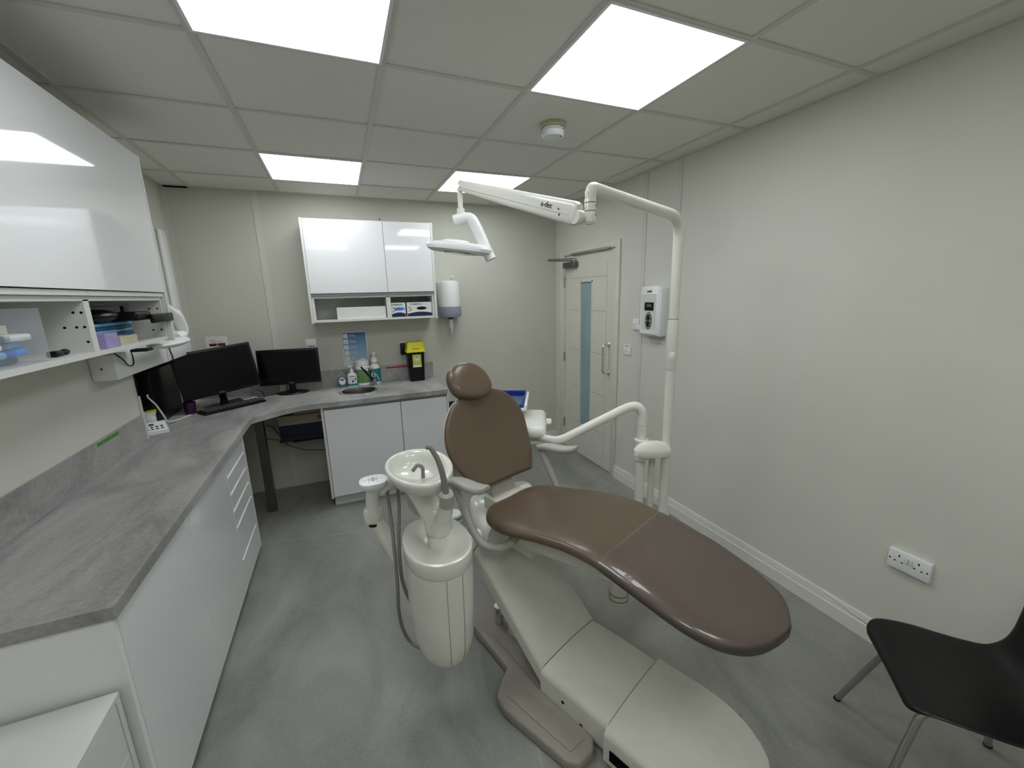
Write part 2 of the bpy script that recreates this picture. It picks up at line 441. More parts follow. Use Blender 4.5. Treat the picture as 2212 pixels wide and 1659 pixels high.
# ------------------------------------------------------------------ ceiling lights
def light_panel(x, y, label, first=[]):
    if first:
        src = first[0]; r = src.copy(); C.objects.link(r); r.location = (x, y, H - .004)
        for ch in src.children:
            c = ch.copy(); C.objects.link(c); c.parent = r
        tag(r, label); return r
    r = thing('ceiling_light', label, 'ceiling light', (x, y, H - .004), 'square light panels in the ceiling')
    h = .297; i = .286
    f = MB()
    for lo, hi in (((-h, -h), (h, -i)), ((-h, i), (h, h)), ((-h, -i), (-i, i)), ((i, -i), (h, i))):
        f.box((x + lo[0], y + lo[1], H - .007), (x + hi[0], y + hi[1], H))
    part('frame', f, 'white', r)
    part('diffuser', MB().box((x - i, y - i, H - .005), (x + i, y + i, H)), 'panel', r)
    first.append(r); return r
light_panel(.9, .9, 'large square light panel at the top left, cut by the upper edge of the photo')
light_panel(2.1, .9, 'square light panel on the right, nearest the long bare wall')
light_panel(.9, 2.7, 'far left square light panel, above the small wall cabinet')
light_panel(2.1, 2.7, 'far right square light panel, the smallest, behind the smoke detector')
light_panel(.9, -.9, 'square light panel overhead, behind the camera on the left')
light_panel(2.1, -.9, 'square light panel overhead, behind the camera on the right')

# smoke detector
t = thing('smoke_detector', 'round white smoke detector on the ceiling between the two right light panels', 'smoke detector', (2.085, 1.49, 2.49))
part('mounting_base', MB().lathe([(.067, 0), (.067, -.010), (.060, -.018)], (2.085, 1.49, H), 36), 'detbase', t, 'aged cream base ring')
part('sensor_head', MB().lathe([(.050, -.018), (.056, -.022), (.056, -.030), (.050, -.032), (.058, -.035), (.058, -.052), (.050, -.062), (.0, -.064)], (2.085, 1.49, H), 36), 'white', t)
part('indicator', MB().cyl((2.11, 1.455, H - .0655), (2.11, 1.455, H - .063), .004), 'black', t)

# ------------------------------------------------------------------ door
d = empty('door_1', (XR, 2.81, 0)); d['kind'] = 'structure'
f = MB()
f.box((XR - .004, DY0 - .03, 0), (XR + .1, DY0, DZ + .03)); f.box((XR - .004, DY1, 0), (XR + .1, DY1 + .03, DZ + .03)); f.box((XR - .004, DY0, DZ), (XR + .1, DY1, DZ + .03))
part('door_frame', f, 'door', d)
a = MB().box((XR - .017, DY0 - .078, 0), (XR, DY0 - .02, DZ + .06), .003); a.box((XR - .017, DY1 + .02, 0), (XR, DY1 + .078, DZ + .05), .003); a.box((XR - .014, DY0 - .02, DZ + .005), (XR, DY1 + .02, DZ + .05), .003)
part('architrave', a, 'door', d)
x0, x1 = XR + .006, XR + .046
GY0, GY1, GZ0, GZ1 = 2.745, 2.935, .335, 1.79
lf = MB().box((x0, DY0 + .003, .006), (x1, GY0, DZ - .003)).box((x0, GY1, .006), (x1, DY1 - .003, DZ - .003)).box((x0, GY0, .006), (x1, GY1, GZ0)).box((x0, GY0, GZ1), (x1, GY1, DZ - .003))
leaf = part('door_leaf', lf, 'door', d)
gr = MB()
for z in (.35, .73, 1.12, 1.52, 1.83):
    for (ya, yb) in (((DY0 + .12, GY0 - .015), (GY1 + .015, DY1 - .11)) if z < 1.8 else ((DY0 + .12, DY1 - .11),)):
        gr.box((x0 - .0006, ya, z - .002), (x0 + .001, yb, z + .002))
for y in (DY0 + .12,): gr.box((x0 - .0006, y - .0012, .1), (x0 + .001, y + .0012, 1.96))
part('groove', gr, 'shadow_lip', leaf, 'grooved lines in the door face')
part('glass_panel', MB().box((x0 + .012, GY0, GZ0), (x0 + .02, GY1, GZ1)), 'doorglass', d, 'tall narrow frosted blue-grey glass strip')
bd = MB()
for lo, hi in (((GY0 - .012, GZ0 - .012), (GY0 + .002, GZ1 + .012)), ((GY1 - .002, GZ0 - .012), (GY1 + .012, GZ1 + .012)), ((GY0 - .012, GZ0 - .012), (GY1 + .012, GZ0 + .002)), ((GY0 - .012, GZ1 - .002), (GY1 + .012, GZ1 + .012))):
    bd.box((x0 - .004, lo[0], lo[1]), (x0 + .013, hi[0], hi[1]), .001, 1)
part('glazing_bead', bd, 'door', d)
hd = MB().tube([(x0, 2.455, 1.225), (x0 - .062, 2.455, 1.225), (x0 - .062, 2.455, .965), (x0, 2.455, .965)], .0095, 14, .03)
for z in (1.225, .965): hd.cyl((x0, 2.455, z), (x0 - .008, 2.455, z), .026, 24, bev=.002)
part('pull_handle', hd, 'chrome', d, 'chrome D pull handle')
for z in (1.80, 1.02, .28): part('hinge', MB().box((XR - .006, DY1 - .006, z - .05), (XR + .007, DY1 + .008, z + .05), .001, 1).cyl((XR - .006, DY1 + .001, z - .05), (XR - .006, DY1 + .001, z + .05), .006, 12), 'steel', d)
cl = part('door_closer', MB().box((x0 - .050, 2.985, 1.935), (x0, 3.215, 1.990), .008, 3), 'steel_dull', d, 'grey overhead closer')
part('closer_arm', MB().tube([(x0 - .03, 3.02, 1.998), (x0 - .27, 3.13, 2.003)], .008, 8).tube([(x0 - .27, 3.13, 2.012), (x0 - .02, 3.03, 2.02)], .006, 8).cyl((x0 - .03, 3.02, 1.985), (x0 - .03, 3.02, 2.02), .014).cyl((x0 - .27, 3.13, 1.995), (x0 - .27, 3.13, 2.018), .014), 'steel', cl)
part('closer_rail', MB().box((XR - .03, 2.44, 2.052), (XR - .012, 3.08, 2.070), .003), 'steel', d, 'slim metal rail over the door')

# ------------------------------------------------------------------ worktop, upstands
WZ, WT = .905, .038
outer = [(.315, .67), (.315, 2.55), (.40, 2.632), (.50, 2.712), (.60, 2.762), (.66, 2.772), (1.745, 2.772), (1.745, YF), (XL, YF), (XL, AY1), (AX, AY1), (AX, AY0), (XL, AY0), (XL, .67)]
SX, SY, SR = 1.035, 3.10, .145
def sheet_with_hole(outer, hole, z0, z1):
    bm = bmesh.new(); es = []
    for L in (outer, hole):
        vs = [bm.verts.new((p[0], p[1], z0)) for p in L]
        es += [bm.edges.new((vs[i], vs[(i + 1) % len(vs)])) for i in range(len(vs))]
    bmesh.ops.triangle_fill(bm, use_beauty=True, use_dissolve=False, edges=es)
    # drop faces that landed inside the hole
    for f in [f for f in bm.faces if (f.calc_center_median().xy - Vector((SX, SY))).length < SR * .9 and all((v.co.xy - Vector((SX, SY))).length < SR * 1.01 for v in f.verts)]: bm.faces.remove(f)
    r = bmesh.ops.extrude_face_region(bm, geom=bm.faces[:])
    for g_ in r['geom']:
        if isinstance(g_, bmesh.types.BMVert): g_.co.z = z1
    return MB().bm(bm)
hole = [(SX + SR * math.cos(2 * PI * k / 40), SY + SR * .93 * math.sin(2 * PI * k / 40)) for k in range(40)]
single('worktop', sheet_with_hole(outer, hole, WZ - WT, WZ), 'worktop', 'long L-shaped grey cement-look worktop running along the left and far walls', 'worktop', sharp=25, origin=(0, 0, WZ))
single('splashback', MB().box((XL, .60, WZ), (XL + .012, AY0 - .02, 1.055), .001, 1), 'worktop', 'grey upstand behind the worktop along the left wall, with green tape on it', 'splashback')
single('splashback', MB().box((.45, YF - .012, WZ), (1.760, YF, 1.055), .001, 1).box((XL + .002, YF - .012, WZ), (.396, YF, 1.055), .001, 1), 'worktop', 'grey upstand behind the worktop along the far wall, behind the bottles', 'splashback')
single('tape_strip', MB().box((XL + .012, 1.845, 1.030), (XL + .0128, 2.055, 1.048)), 'greentape', 'short green tape strip stuck on the left upstand', 'tape')
single('tape_strip', MB().box((1.31, YF - .0128, 1.026), (1.52, YF - .012, 1.040)), 'red', 'short red tape strip on the far upstand beside the sharps bin', 'tape')

# sink and tap
sk = thing('round_sink', 'small round stainless steel sink set in the far worktop', 'sink', (SX, SY, WZ - .13))
def ell(r, z): return (r, z)
part('bowl', MB().lathe([(.139, .004), (.137, 0), (.135, -.03), (.125, -.085), (.09, -.11), (.025, -.118), (.022, -.122), (.0, -.122)], (SX, SY, WZ), 48, 1, .93, cap=False), 'steel_dull', sk)
part('rim', MB().lathe([(.136, .0035), (.139, .005), (.158, .0035), (.160, .0002), (.138, .0002)], (SX, SY, WZ), 48, 1, .93, cap=False), 'chrome', sk)
part('drain', MB().lathe([(.026, 0), (.028, .003), (.012, .003), (.0, .001)], (SX, SY, WZ - .122), 24), 'chrome', sk)
tp = thing('mixer_tap', 'small bent steel lever tap behind the round sink', 'tap', (1.185, 3.29, WZ))
part('body', MB().lathe([(.024, 0), (.024, .004), (.018, .006), (.018, .052), (.014, .056), (0, .057)], (1.185, 3.29, WZ), 24), 'steel', tp)
part('spout', MB().tube([(1.185, 3.29, WZ + .02), (1.185, 3.30, WZ + .15), (1.13, 3.265, WZ + .155), (1.13, 3.255, WZ + .14)], .009, 12, .025), 'steel', tp)
part('lever', MB().tube([(1.185, 3.29, WZ + .05), (1.14, 3.24, WZ + .10), (1.08, 3.20, WZ + .19)], [.009, .007, .008], 12, .02), 'black', tp, 'long dark lever handle')

# ------------------------------------------------------------------ base cabinets
def leg_feet(mb): return mb
def base_cabinet_far(x0, x1, label, side_left=False):
    t = thing('base_cabinet', label, 'cabinet', ((x0 + x1) / 2, 3.1, 0), 'white base cabinets under the far worktop')
    c = MB().box((x0, 2.826, .10), (x0 + .018, YF - .01, WZ - WT)).box((x1 - .018, 2.826, .10), (x1, YF - .01, WZ - WT)).box((x0 + .018, 2.826, .10), (x1 - .018, YF - .01, .118)).box((x0 + .018, YF - .03, .118), (x1 - .018, YF - .012, WZ - WT)).box((x0 + .018, 2.83, .83), (x1 - .018, 2.85, WZ - WT))
    part('carcass', c, 'carcass', t)
    part('plinth', MB().box((x0 + .0, 2.87, 0), (x1, 2.888, .10)), 'carcass', t)
    part('door', MB().box((x0 + .0015, 2.803, .102), (x1 - .0015, 2.822, .838), .001, 1), 'gloss', t)
    part('top_rail', MB().box((x0 + .002, 2.812, .841), (x1 - .002, 2.826, WZ - WT - .001)), 'shadow_lip', t, 'recessed grey finger rail')
    return t
base_cabinet_far(.757, 1.343, 'wide white gloss base cabinet under the round sink')
base_cabinet_far(1.345, 1.735, 'narrow white gloss base cabinet at the right end of the far worktop')
gp = MB().box((.737, 2.803, .09), (.755, YF - .004, WZ - WT), .001, 1)
single('end_panel', gp, 'carcass', 'thin white end panel left of the sink cabinet, beside the knee space', 'panel')
single('end_panel', MB().box((1.737, 2.803, .0), (1.755, YF - .018, WZ - WT), .001, 1), 'carcass', 'white end panel closing the far cabinets on the right', 'panel')

def base_cabinet_left(y0, y1, label):
    t = thing('base_cabinet', label, 'cabinet', (.05, (y0 + y1) / 2, 0), 'white base cabinets under the left worktop')
    c = MB().box((XL + .01, y0, .075), (.279, y0 + .018, WZ - WT)).box((XL + .01, y1 - .018, .075), (.279, y1, WZ - WT)).box((XL + .01, y0 + .018, .075), (.279, y1 - .018, .093)).box((XL + .01, y0 + .018, .093), (XL + .028, y1 - .018, WZ - WT))
    part('carcass', c, 'carcass', t)
    part('plinth', MB().box((.21, y0, 0), (.228, y1, .075)), 'carcass', t)
    return t
t = base_cabinet_left(.702, 1.298, 'nearest white gloss door cabinet under the left worktop'); part('door', MB().box((.281, .7035, .08), (.300, 1.2965, .862), .001, 1), 'gloss', t)
t = base_cabinet_left(1.300, 1.878, 'white gloss door cabinet under the left worktop, next to the drawers'); part('door', MB().box((.281, 1.3015, .08), (.300, 1.8765, .862), .001, 1), 'gloss', t)
t = base_cabinet_left(1.880, 2.325, 'white five-drawer unit under the left worktop at the knee space')
zs = [.862, .755, .657, .556, .455, .254, .08]
hz = [.757, .657, .556, .455, .254]
dz = [(.862, .760), (.757, .660), (.657, .559), (.556, .458), (.455, .257), (.254, .08)]
for k, (zt, zb) in enumerate(dz):
    dr = part('drawer', MB().box((.281, 1.8815, zb), (.300, 2.3235, zt - (.012 if k else 0)), .001, 1), 'gloss', t)
    if k: part('handle', MB().box((.2925, 1.8815, zt - .011), (.3035, 2.29, zt + .006), .002, 2), 'white', dr, 'bright white grip rail')
single('end_panel', MB().box((XL + .005, .682, .0), (.300, .700, WZ - WT), .001, 1), 'white', 'broad white end panel of the left cabinets, facing the low drawer chest', 'panel')
single('end_panel', MB().box((XL + .005, 2.327, .075), (.300, 2.345, WZ - WT), .001, 1), 'carcass', 'white end panel beside the drawers, facing the knee space', 'panel')
# steel leg of the desk corner
t = single('table_leg', MB().box((.250, 2.97, 0), (.310, 3.03, WZ - WT), .002, 1), 'steel_dull', 'square dark steel leg under the worktop corner', 'table leg')

# low drawer chest in the near left corner
t = thing('drawer_chest', 'low white drawer chest cut off by the lower left corner of the photo', 'drawer chest', (.05, .3, 0))
part('body', MB().box((XL + .01, -.25, .04), (.262, .662, .632)).box((XL + .01, -.25, 0), (.22, .64, .04)), 'carcass', t)
part('top', MB().box((XL + .01, -.26, .634), (.281, .666, .650), .001, 1), 'carcass', t)
part('front_edge', MB().box((.262, .645, .04), (.281, .664, .633)), 'carcass', t)
for za, zb in ((.470, .632), (.320, .467), (.180, .317), (.045, .177)):
    part('drawer', MB().box((.262, -.24, za), (.280, .642, zb), .001, 1), 'carcass', t)

# ------------------------------------------------------------------ wall cabinets
def cabinet_dots(pts, nrm):
    m = MB(); n = Vector(nrm)
    for p in pts: p = Vector(p); m.cyl(p, p + n * .0008, .0045, 10)
    return m
t = thing('wall_cabinet', 'small white gloss wall cabinet on the far wall above the sink', 'cabinet', (1.26, 3.28, 1.5))
c = MB(); fy = 3.128
c.box((.757, fy, 1.502), (.775, YF, 2.305)).box((1.735, fy, 1.502), (1.753, YF, 2.305)).box((1.338, fy, 1.502), (1.374, YF, 1.70)).box((.775, fy, 1.502), (1.338, YF, 1.52)).box((1.374, fy, 1.502), (1.735, YF, 1.52))
c.box((.775, fy, 1.695), (1.735, YF, 1.713)).box((.775, fy + .02, 2.287), (1.735, YF, 2.305)).box((.775, YF - .01, 1.52), (1.735, YF - .002, 2.287))
part('carcass', c, 'carcass', t)
part('side_panel', MB().box((.738, fy - .022, 1.496), (.756, YF, 2.312), .001, 1), 'carcass', t)
part('side_panel', MB().box((1.754, fy - .022, 1.496), (1.772, YF, 2.312), .001, 1), 'carcass', t)
part('door', MB().box((.7575, fy - .021, 1.735), (1.3555, fy - .002, 2.308), .001, 1), 'gloss', t)
part('door', MB().box((1.3585, fy - .021, 1.735), (1.7525, fy - .002, 2.308), .001, 1), 'gloss', t)
part('finger_rail', MB().box((.7575, fy - .012, 1.715), (1.7525, fy - .001, 1.733)), 'shadow_lip', t)
single('cable', MB().tube(spline([(1.372, 3.36, 2.306), (1.365, 3.30, 2.309), (1.352, 3.2, 2.318), (1.345, 3.14, 2.335)], 6), .003, 8), 'cable', 'short black cable end poking up from the top of the small wall cabinet', 'cable')

t = thing('wall_cabinet', 'large white gloss wall cabinet on the left wall, cut by the photo edge', 'cabinet', (-.03, 1.4, 1.5))
LY0, LY1, LX, LT = .52, 2.108, .10, 2.395
c = MB()
c.box((XL, LY0, 1.502), (LX, LY0 + .018, LT)).box((XL, 2.09, 1.502), (LX, LY1, LT)).box((XL, 1.382, 1.502), (LX, 1.418, 1.71)).box((XL, LY0 + .018, 1.502), (LX, 1.382, 1.52)).box((XL, 1.418, 1.502), (LX, 2.09, 1.52))
c.box((XL, LY0 + .018, 1.705), (LX, 2.09, 1.723)).box((XL, LY0 + .018, LT - .018), (LX - .01, 2.09, LT)).box((XL, LY0 + .018, 1.52), (XL + .008, 2.09, LT - .018))
part('carcass', c, 'carcass', t)
part('side_panel', MB().box((XL, 2.110, 1.496), (LX + .022, 2.128, LT + .006), .001, 1), 'carcass', t)
part('door', MB().box((LX + .002, .56, 1.745), (LX + .021, 2.1075, LT + .003), .001, 1), 'gloss', t)
part('finger_rail', MB().box((LX + .001, .56, 1.724), (LX + .012, 1.399, 1.742)).box((LX + .001, 1.401, 1.724), (LX + .012, 2.1075, 1.742)), 'carcass', t)
for hx, hz0 in ((.066, 1.665), (.088, 1.664), (.033, 1.612), (.066, 1.612), (.088, 1.612), (.088, 1.558)):
        part('pin_hole', cabinet_dots([(hx, 1.3819, hz0)], (0, -1, 0)), 'black', t)
for hx in (.049, .083):
    for hz0 in (1.664, 1.556): part('pin_hole', cabinet_dots([(hx, 2.0899, hz0)], (0, -1, 0)), 'black', t)

# things in the left wall cabinet
sz = 1.52
t = thing('cleaning_pad_stack', 'stack of folded light blue paper pads on the right shelf of the left wall cabinet', 'paper pads', (.0, 1.75, sz))
for k in range(6):
    z = sz + .001 + k * .0155; j = random.uniform(-.006, .006)
    part('pad', MB().box((-.13, 1.585 + j, z), (.030 + j, 1.93 + j, z + .0145), .005, 2), 'bluemask' if k % 2 else 'bluedeep', t)
t = thing('head_loupe_visor', 'black head visor with a flat arm lying on the blue pads', 'visor', (.03, 1.7, sz + .096))
z = sz + .096
part('headband', MB().ball((.0, 1.66, z + .028), .075, .12, .028), 'black', t)
part('battery_box', MB().box((.02, 1.73, z), (.122, 1.89, z + .04), .01, 3), 'black', t)
part('visor_arm', MB().obox((.128, 1.99, z + .004), (.018, .30, .042), (1, .05, 0), bev=.006), 'black', t)
part('frame_bar', MB().box((.06, 1.45, z + .066), (.075, 1.80, z + .077), .002).box((.06, 1.75, z + .02), (.075, 1.80, z + .070), .002), 'black', t)
part('button', MB().ball((.086, 1.77, z + .028), .003, .008, .007, 10).ball((.086, 1.80, z + .018), .003, .008, .006, 10).ball((.086, 1.75, z + .016), .003, .008, .006, 10), 'white', t)
single('small_box', MB().box((.040, 1.475, sz), (.100, 1.575, sz + .058), .001, 1), 'lilac', 'small lilac carton on the right shelf of the left wall cabinet', 'box')
single('small_box', MB().box((.040, 1.60, sz), (.096, 1.76, sz + .036), .001, 1), 'beige', 'low beige carton beside the lilac one', 'box')
t = thing('storage_tub', 'clear plastic tub with blue packets on the left shelf of the left wall cabinet', 'tub', (.0, .98, sz))
tb = MB()
bx0, bx1, by0, by1, bh = -.12, .085, .78, 1.16, .165
for lo, hi in (((bx0, by0, sz), (bx1, by1, sz + .003)), ((bx0, by0, sz), (bx0 + .003, by1, sz + bh)), ((bx1 - .003, by0, sz), (bx1, by1, sz + bh)), ((bx0, by0, sz), (bx1, by0 + .003, sz + bh)), ((bx0, by1 - .003, sz), (bx1, by1, sz + bh))): tb.box(lo, hi)
part('tub_wall', tb, 'clearplastic', t)
for k in range(12):
    cx = random.uniform(-.03, .030); cy = (.86, .965, 1.075)[k % 3] + random.uniform(-.008, .008)
    ang = random.uniform(-.25, .25)
    col_ = ['bluemask', 'brightblue', 'bluedeep', 'white'][k % 4]; single('packet', MB().obox((cx, cy, sz + .014 + .0222 * (k // 3)), (.11, .085, .021), (math.cos(ang), math.sin(ang), 0), bev=.008), col_, {'bluemask': 'pale blue', 'brightblue': 'bright blue', 'bluedeep': 'deep blue', 'white': 'white'}[col_] + ' flat sealed packet lying in the clear tub', 'packet', {'bluemask': 'pale blue', 'brightblue': 'bright blue', 'bluedeep': 'deep blue', 'white': 'white'}[col_] + ' packets in the clear tub')
single('small_box', MB().box((-.10, .82, sz + .0925), (.05, 1.07, sz + .118), .001, 1), 'beige', 'flat beige carton lying on the packets in the clear tub', 'box')
single('dark_plug', MB().box((.03, 1.245, sz), (.06, 1.29, sz + .02), .006, 2).ball((.045, 1.32, sz + .011), .012, .022, .011, 12), 'black', 'small dark clip lying on the left shelf beside the clear tub', 'clip')

# things in the far wall cabinet
single('long_carton', MB().box((.935, 3.145, 1.52), (1.330, 3.36, 1.618), .001, 1), 'paper', 'long white carton on the open shelf of the small wall cabinet', 'carton')
def glove_box(x0, x1, blue):
    c = ((x0 + x1) / 2, 3.2, 1.52)
    t = thing('glove_box', ('glove dispenser box with a blue opening, behind the divider' if blue else 'glove dispenser box with a black opening, at the right end of the shelf'), 'glove box', c, 'glove boxes on the open shelf')
    part('carton', MB().box((x0, 3.145, 1.52), (x1, 3.27, 1.643), .001, 1), 'paper', t)
    y = 3.1445; w = x1 - x0
    part('opening', MB().prism([(x0 + w * .58 + .045 * math.cos(a_), 1.590 + .014 * math.sin(a_)) for a_ in [2 * PI * k / 20 for k in range(20)]], 0, .0006, mtx=Matrix(((1, 0, 0, 0), (0, 0, -1, y), (0, 1, 0, 0), (0, 0, 0, 1)))), 'brightblue' if blue else 'black', t)
    wv = [(x0 + .002 + (w - .004) * k / 14, 1.541 + .018 * math.sin(k / 14 * 2.6 + .2)) for k in range(15)]
    part('printed_wave', MB().prism(wv + [(x1 - .002, 1.521), (x0 + .002, 1.521)], 0, .0005, mtx=Matrix(((1, 0, 0, 0), (0, 0, -1, y), (0, 1, 0, 0), (0, 0, 0, 1)))), 'navy', t)
    for q in ((.02, 1.595), (.03, 1.577), (.012, 1.607)):
        pass
    part('finger_print', MB().ball((x0 + .022, y, 1.598), .008, .0006, .005, 12).ball((x0 + .034, y, 1.580), .008, .0006, .005, 12).ball((x0 + .018, y, 1.570), .006, .0006, .004, 12), 'navy', t)
    text('lettering', 'TOP-MEDICAL', .0165, 'navy', t, (x0 + w * .36, y, 1.626), (1, 0, 0), (0, 0, 1), bold=.0003)
glove_box(1.376, 1.498, True); glove_box(1.512, 1.732, False)

# ------------------------------------------------------------------ far wall items
def frame_plate(name, label, cat, lo, hi, m='white'):
    t = thing(name, label, cat, tuple((a_ + b_) / 2 for a_, b_ in zip(lo, hi)))
    part('plate', MB().box(lo, hi, .003, 2), m, t); return t
# hand washing poster
t = thing('poster', 'blue hand-washing poster with a column of picture squares, taped above the sink', 'poster', (1.05, YF, 1.1))
part('sheet', MB().box((.947, YF - .0015, 1.075), (1.163, YF - .0003, 1.392)), 'paper', t)
part('blue_field', MB().box((.953, YF - .0021, 1.122), (1.155, YF - .0015, 1.385)), 'bluegrad', t)
sqs = MB()
for k in range(5): sqs.box((.959, YF - .0026, 1.337 - k * .0525), (1.000, YF - .0021, 1.377 - k * .0525))
part('picture_square', sqs, 'paper', t)
for k, wd in enumerate(('Wet', 'Soap', 'Wash', 'Rinse', 'Dry')):
    text('lettering', wd, .028, 'letterwhite', t, (1.012, YF - .0023, 1.357 - k * .0525), (1, 0, 0), (0, 0, 1), 'LEFT')
text('lettering', 'Catch it  Bin it', .012, 'lettergrey', t, (1.05, YF - .0018, 1.10), (1, 0, 0), (0, 0, 1))
# notice behind the left monitor
t = thing('notice', 'white paper notice with two dark red pictures, on the wall behind the left monitor', 'notice', (0, YF, 1.25))
part('sheet', MB().box((-.075, YF - .0015, 1.22), (.075, YF - .0003, 1.415)), 'paper', t)
part('picture', MB().box((-.055, YF - .0021, 1.335), (-.003, YF - .0015, 1.358)), 'redphoto', t)
part('picture', MB().box((.002, YF - .0021, 1.335), (.056, YF - .0015, 1.358)), 'redphoto', t)
text('lettering', 'Workplace guidelines', .010, 'lettering', t, (.0, YF - .0018, 1.372), (1, 0, 0), (0, 0, 1))
text('lettering', 'Staff notice', .009, 'lettering', t, (-.03, YF - .0018, 1.386), (1, 0, 0), (0, 0, 1))
# small socket
t = frame_plate('data_socket', 'small square white wall socket right above the right monitor', 'socket', (.652, YF - .009, 1.262), (.735, YF, 1.348))
part('port', MB().box((.670, YF - .0095, 1.280), (.680, YF - .009, 1.290)).box((.688, YF - .0095, 1.280), (.698, YF - .009, 1.290)).box((.706, YF - .0095, 1.280), (.716, YF - .009, 1.290)), 'black', t)
# socket behind the sharps bin with a plug
t = frame_plate('wall_socket', 'white wall socket half hidden behind the yellow-lidded bin', 'socket', (1.45, YF - .009, 1.19), (1.60, YF, 1.278))
part('plug', MB().box((1.455, YF - .05, 1.15), (1.53, YF - .009, 1.262), .008, 2), 'black', t, 'black plug')
# centre-feed towel dispenser
cx, cy = 1.945, 3.315
t = thing('towel_dispenser', 'white and grey paper roll dispenser on the far wall, right of the small wall cabinet', 'dispenser', (cx, YF, 1.48))
part('cover', MB().lathe([(.0, .345), (.060, .345), (.088, .335), (.094, .310), (.098, .108)], (cx, cy, 1.485), 36).box((cx - .097, cy, 1.593), (cx + .097, YF, 1.82), .008), 'white', t)
part('lower_cover', MB().lathe([(.098, .108), (.103, .104), (.105, .03), (.095, .008), (.05, 0), (0, 0)], (cx, cy, 1.485), 36).box((cx - .103, cy, 1.495), (cx + .103, YF, 1.591), .008), 'smoke', t, 'smoky grey lower half')
part('outlet', MB().lathe([(.028, 0), (.026, -.014), (.0, -.014)], (cx, cy, 1.485), 24), 'black', t)
part('paper_tail', MB().rings([[(cx - .012, cy + .008, 1.475), (cx + .018, cy + .010, 1.475), (cx + .016, cy - .012, 1.475), (cx - .010, cy - .008, 1.475)], [(cx - .020, cy + .006, 1.42), (cx + .026, cy + .008, 1.41), (cx + .020, cy - .010, 1.42), (cx - .012, cy - .012, 1.41)], [(cx - .006, cy, 1.36), (cx + .012, cy + .006, 1.35), (cx + .014, cy - .004, 1.35), (cx + .004, cy - .006, 1.36)], [(cx + .003, cy, 1.315), (cx + .006, cy + .002, 1.312), (cx + .007, cy, 1.312), (cx + .005, cy - .002, 1.315)]]), 'paper', t)
single('coat_hook', MB().tube(spline([(1.905, YF, 1.862), (1.905, YF - .012, 1.858), (1.903, YF - .02, 1.866)], 4), .003, 8), 'chrome', 'tiny metal hook above the roll dispenser on the left', 'hook')
single('coat_hook', MB().tube(spline([(1.985, YF, 1.855), (1.985, YF - .012, 1.85), (2.00, YF - .02, 1.862), (2.012, YF - .018, 1.876)], 4), .003, 8), 'chrome', 'tiny metal hook above the roll dispenser on the right', 'hook')

# ------------------------------------------------------------------ bottles by the sink
def round_bottle(name, label, cat, x, y, prof, m, caps, labels=()):
    t = thing(name, label, cat, (x, y, WZ))
    part('bottle', MB().lathe(prof, (x, y, WZ), 32), m, t)
    for nm, pr, mm in caps: part(nm, MB().lathe(pr, (x, y, WZ), 28), mm, t)
    for pr, mm in labels: part('paper_label', MB().lathe(pr, (x, y, WZ), 32, cap=False), mm, t)
    return t
# clear teal soap pump bottle
x, y = .912, 3.345
t = thing('soap_bottle', 'transparent hand soap pump bottle with teal liquid, leftmost beside the sink', 'bottle', (x, y, WZ))
def oval(w_, d_, z_, n=28, p=2.6): return [Vector((x + w_ * math.copysign(abs(math.cos(a_)) ** (2 / p), math.cos(a_)), y + d_ * math.copysign(abs(math.sin(a_)) ** (2 / p), math.sin(a_)), z_)) for a_ in [2 * PI * k / n for k in range(n)]]
part('bottle', MB().rings([oval(.036, .022, WZ), oval(.038, .024, WZ + .005), oval(.040, .025, WZ + .09), oval(.036, .022, WZ + .115), oval(.018, .016, WZ + .128), oval(.012, .012, WZ + .135)]), 'clearplastic', t)
part('liquid', MB().rings([oval(.034, .020, WZ + .003), oval(.037, .022, WZ + .09)]), 'tealliquid', t, 'teal liquid soap')
part('oval_label', MB().ball((x, y - .0245, WZ + .058), .028, .0012, .034, 20), 'white', t)
part('logo', MB().ball((x, y - .026, WZ + .07), .020, .0012, .010, 20), 'navy', t)
text('lettering', 'Carex', .012, 'letterwhite', t, (x, y - .0276, WZ + .07), (1, 0, 0), (0, 0, 1))
part('pump', MB().cyl((x, y, WZ + .135), (x, y, WZ + .150), .013, 20).cyl((x, y, WZ + .150), (x, y, WZ + .178), .004, 12).tube([(x, y, WZ + .176), (x, y, WZ + .184), (x - .028, y - .012, WZ + .180)], .0055, 10, .006), 'clearplastic', t)
# hand wash bottle
x, y = 1.000, 3.325
t = thing('handwash_bottle', 'white handwash pump bottle with a teal base stripe, second from the left by the sink', 'bottle', (x, y, WZ))
part('bottle', MB().rings([oval(.038, .022, WZ), oval(.041, .025, WZ + .006), oval(.041, .025, WZ + .10), oval(.034, .022, WZ + .118), oval(.014, .014, WZ + .126), oval(.012, .012, WZ + .132)]), 'white', t)
part('stripe', MB().rings([oval(.0415, .0255, WZ + .010), oval(.0415, .0255, WZ + .028)], False, False), 'teal', t)
part('pump', MB().lathe([(.014, .132), (.016, .136), (.014, .155), (.007, .160), (.004, .162), (.004, .180), (.008, .182), (.007, .192), (.0, .193)], (x, y, WZ), 20).tube([(x, y, WZ + .186), (x - .025, y - .012, WZ + .182)], .005, 10), 'white', t)
text('lettering', 'ANTIBAC', .014, 'lettering', t, (x, y - .0262, WZ + .095), (1, 0, 0), (0, 0, 1), bold=.0003)
text('lettering', 'Hand wash', .009, 'lettergrey', t, (x, y - .0262, WZ + .074), (1, 0, 0), (0, 0, 1))
part('printed_mark', MB().ball((x + .002, y - .0256, WZ + .05), .009, .0008, .010, 14).box((x + .020, y - .0262, WZ + .062), (x + .032, y - .0252, WZ + .076)), 'lettering', t)
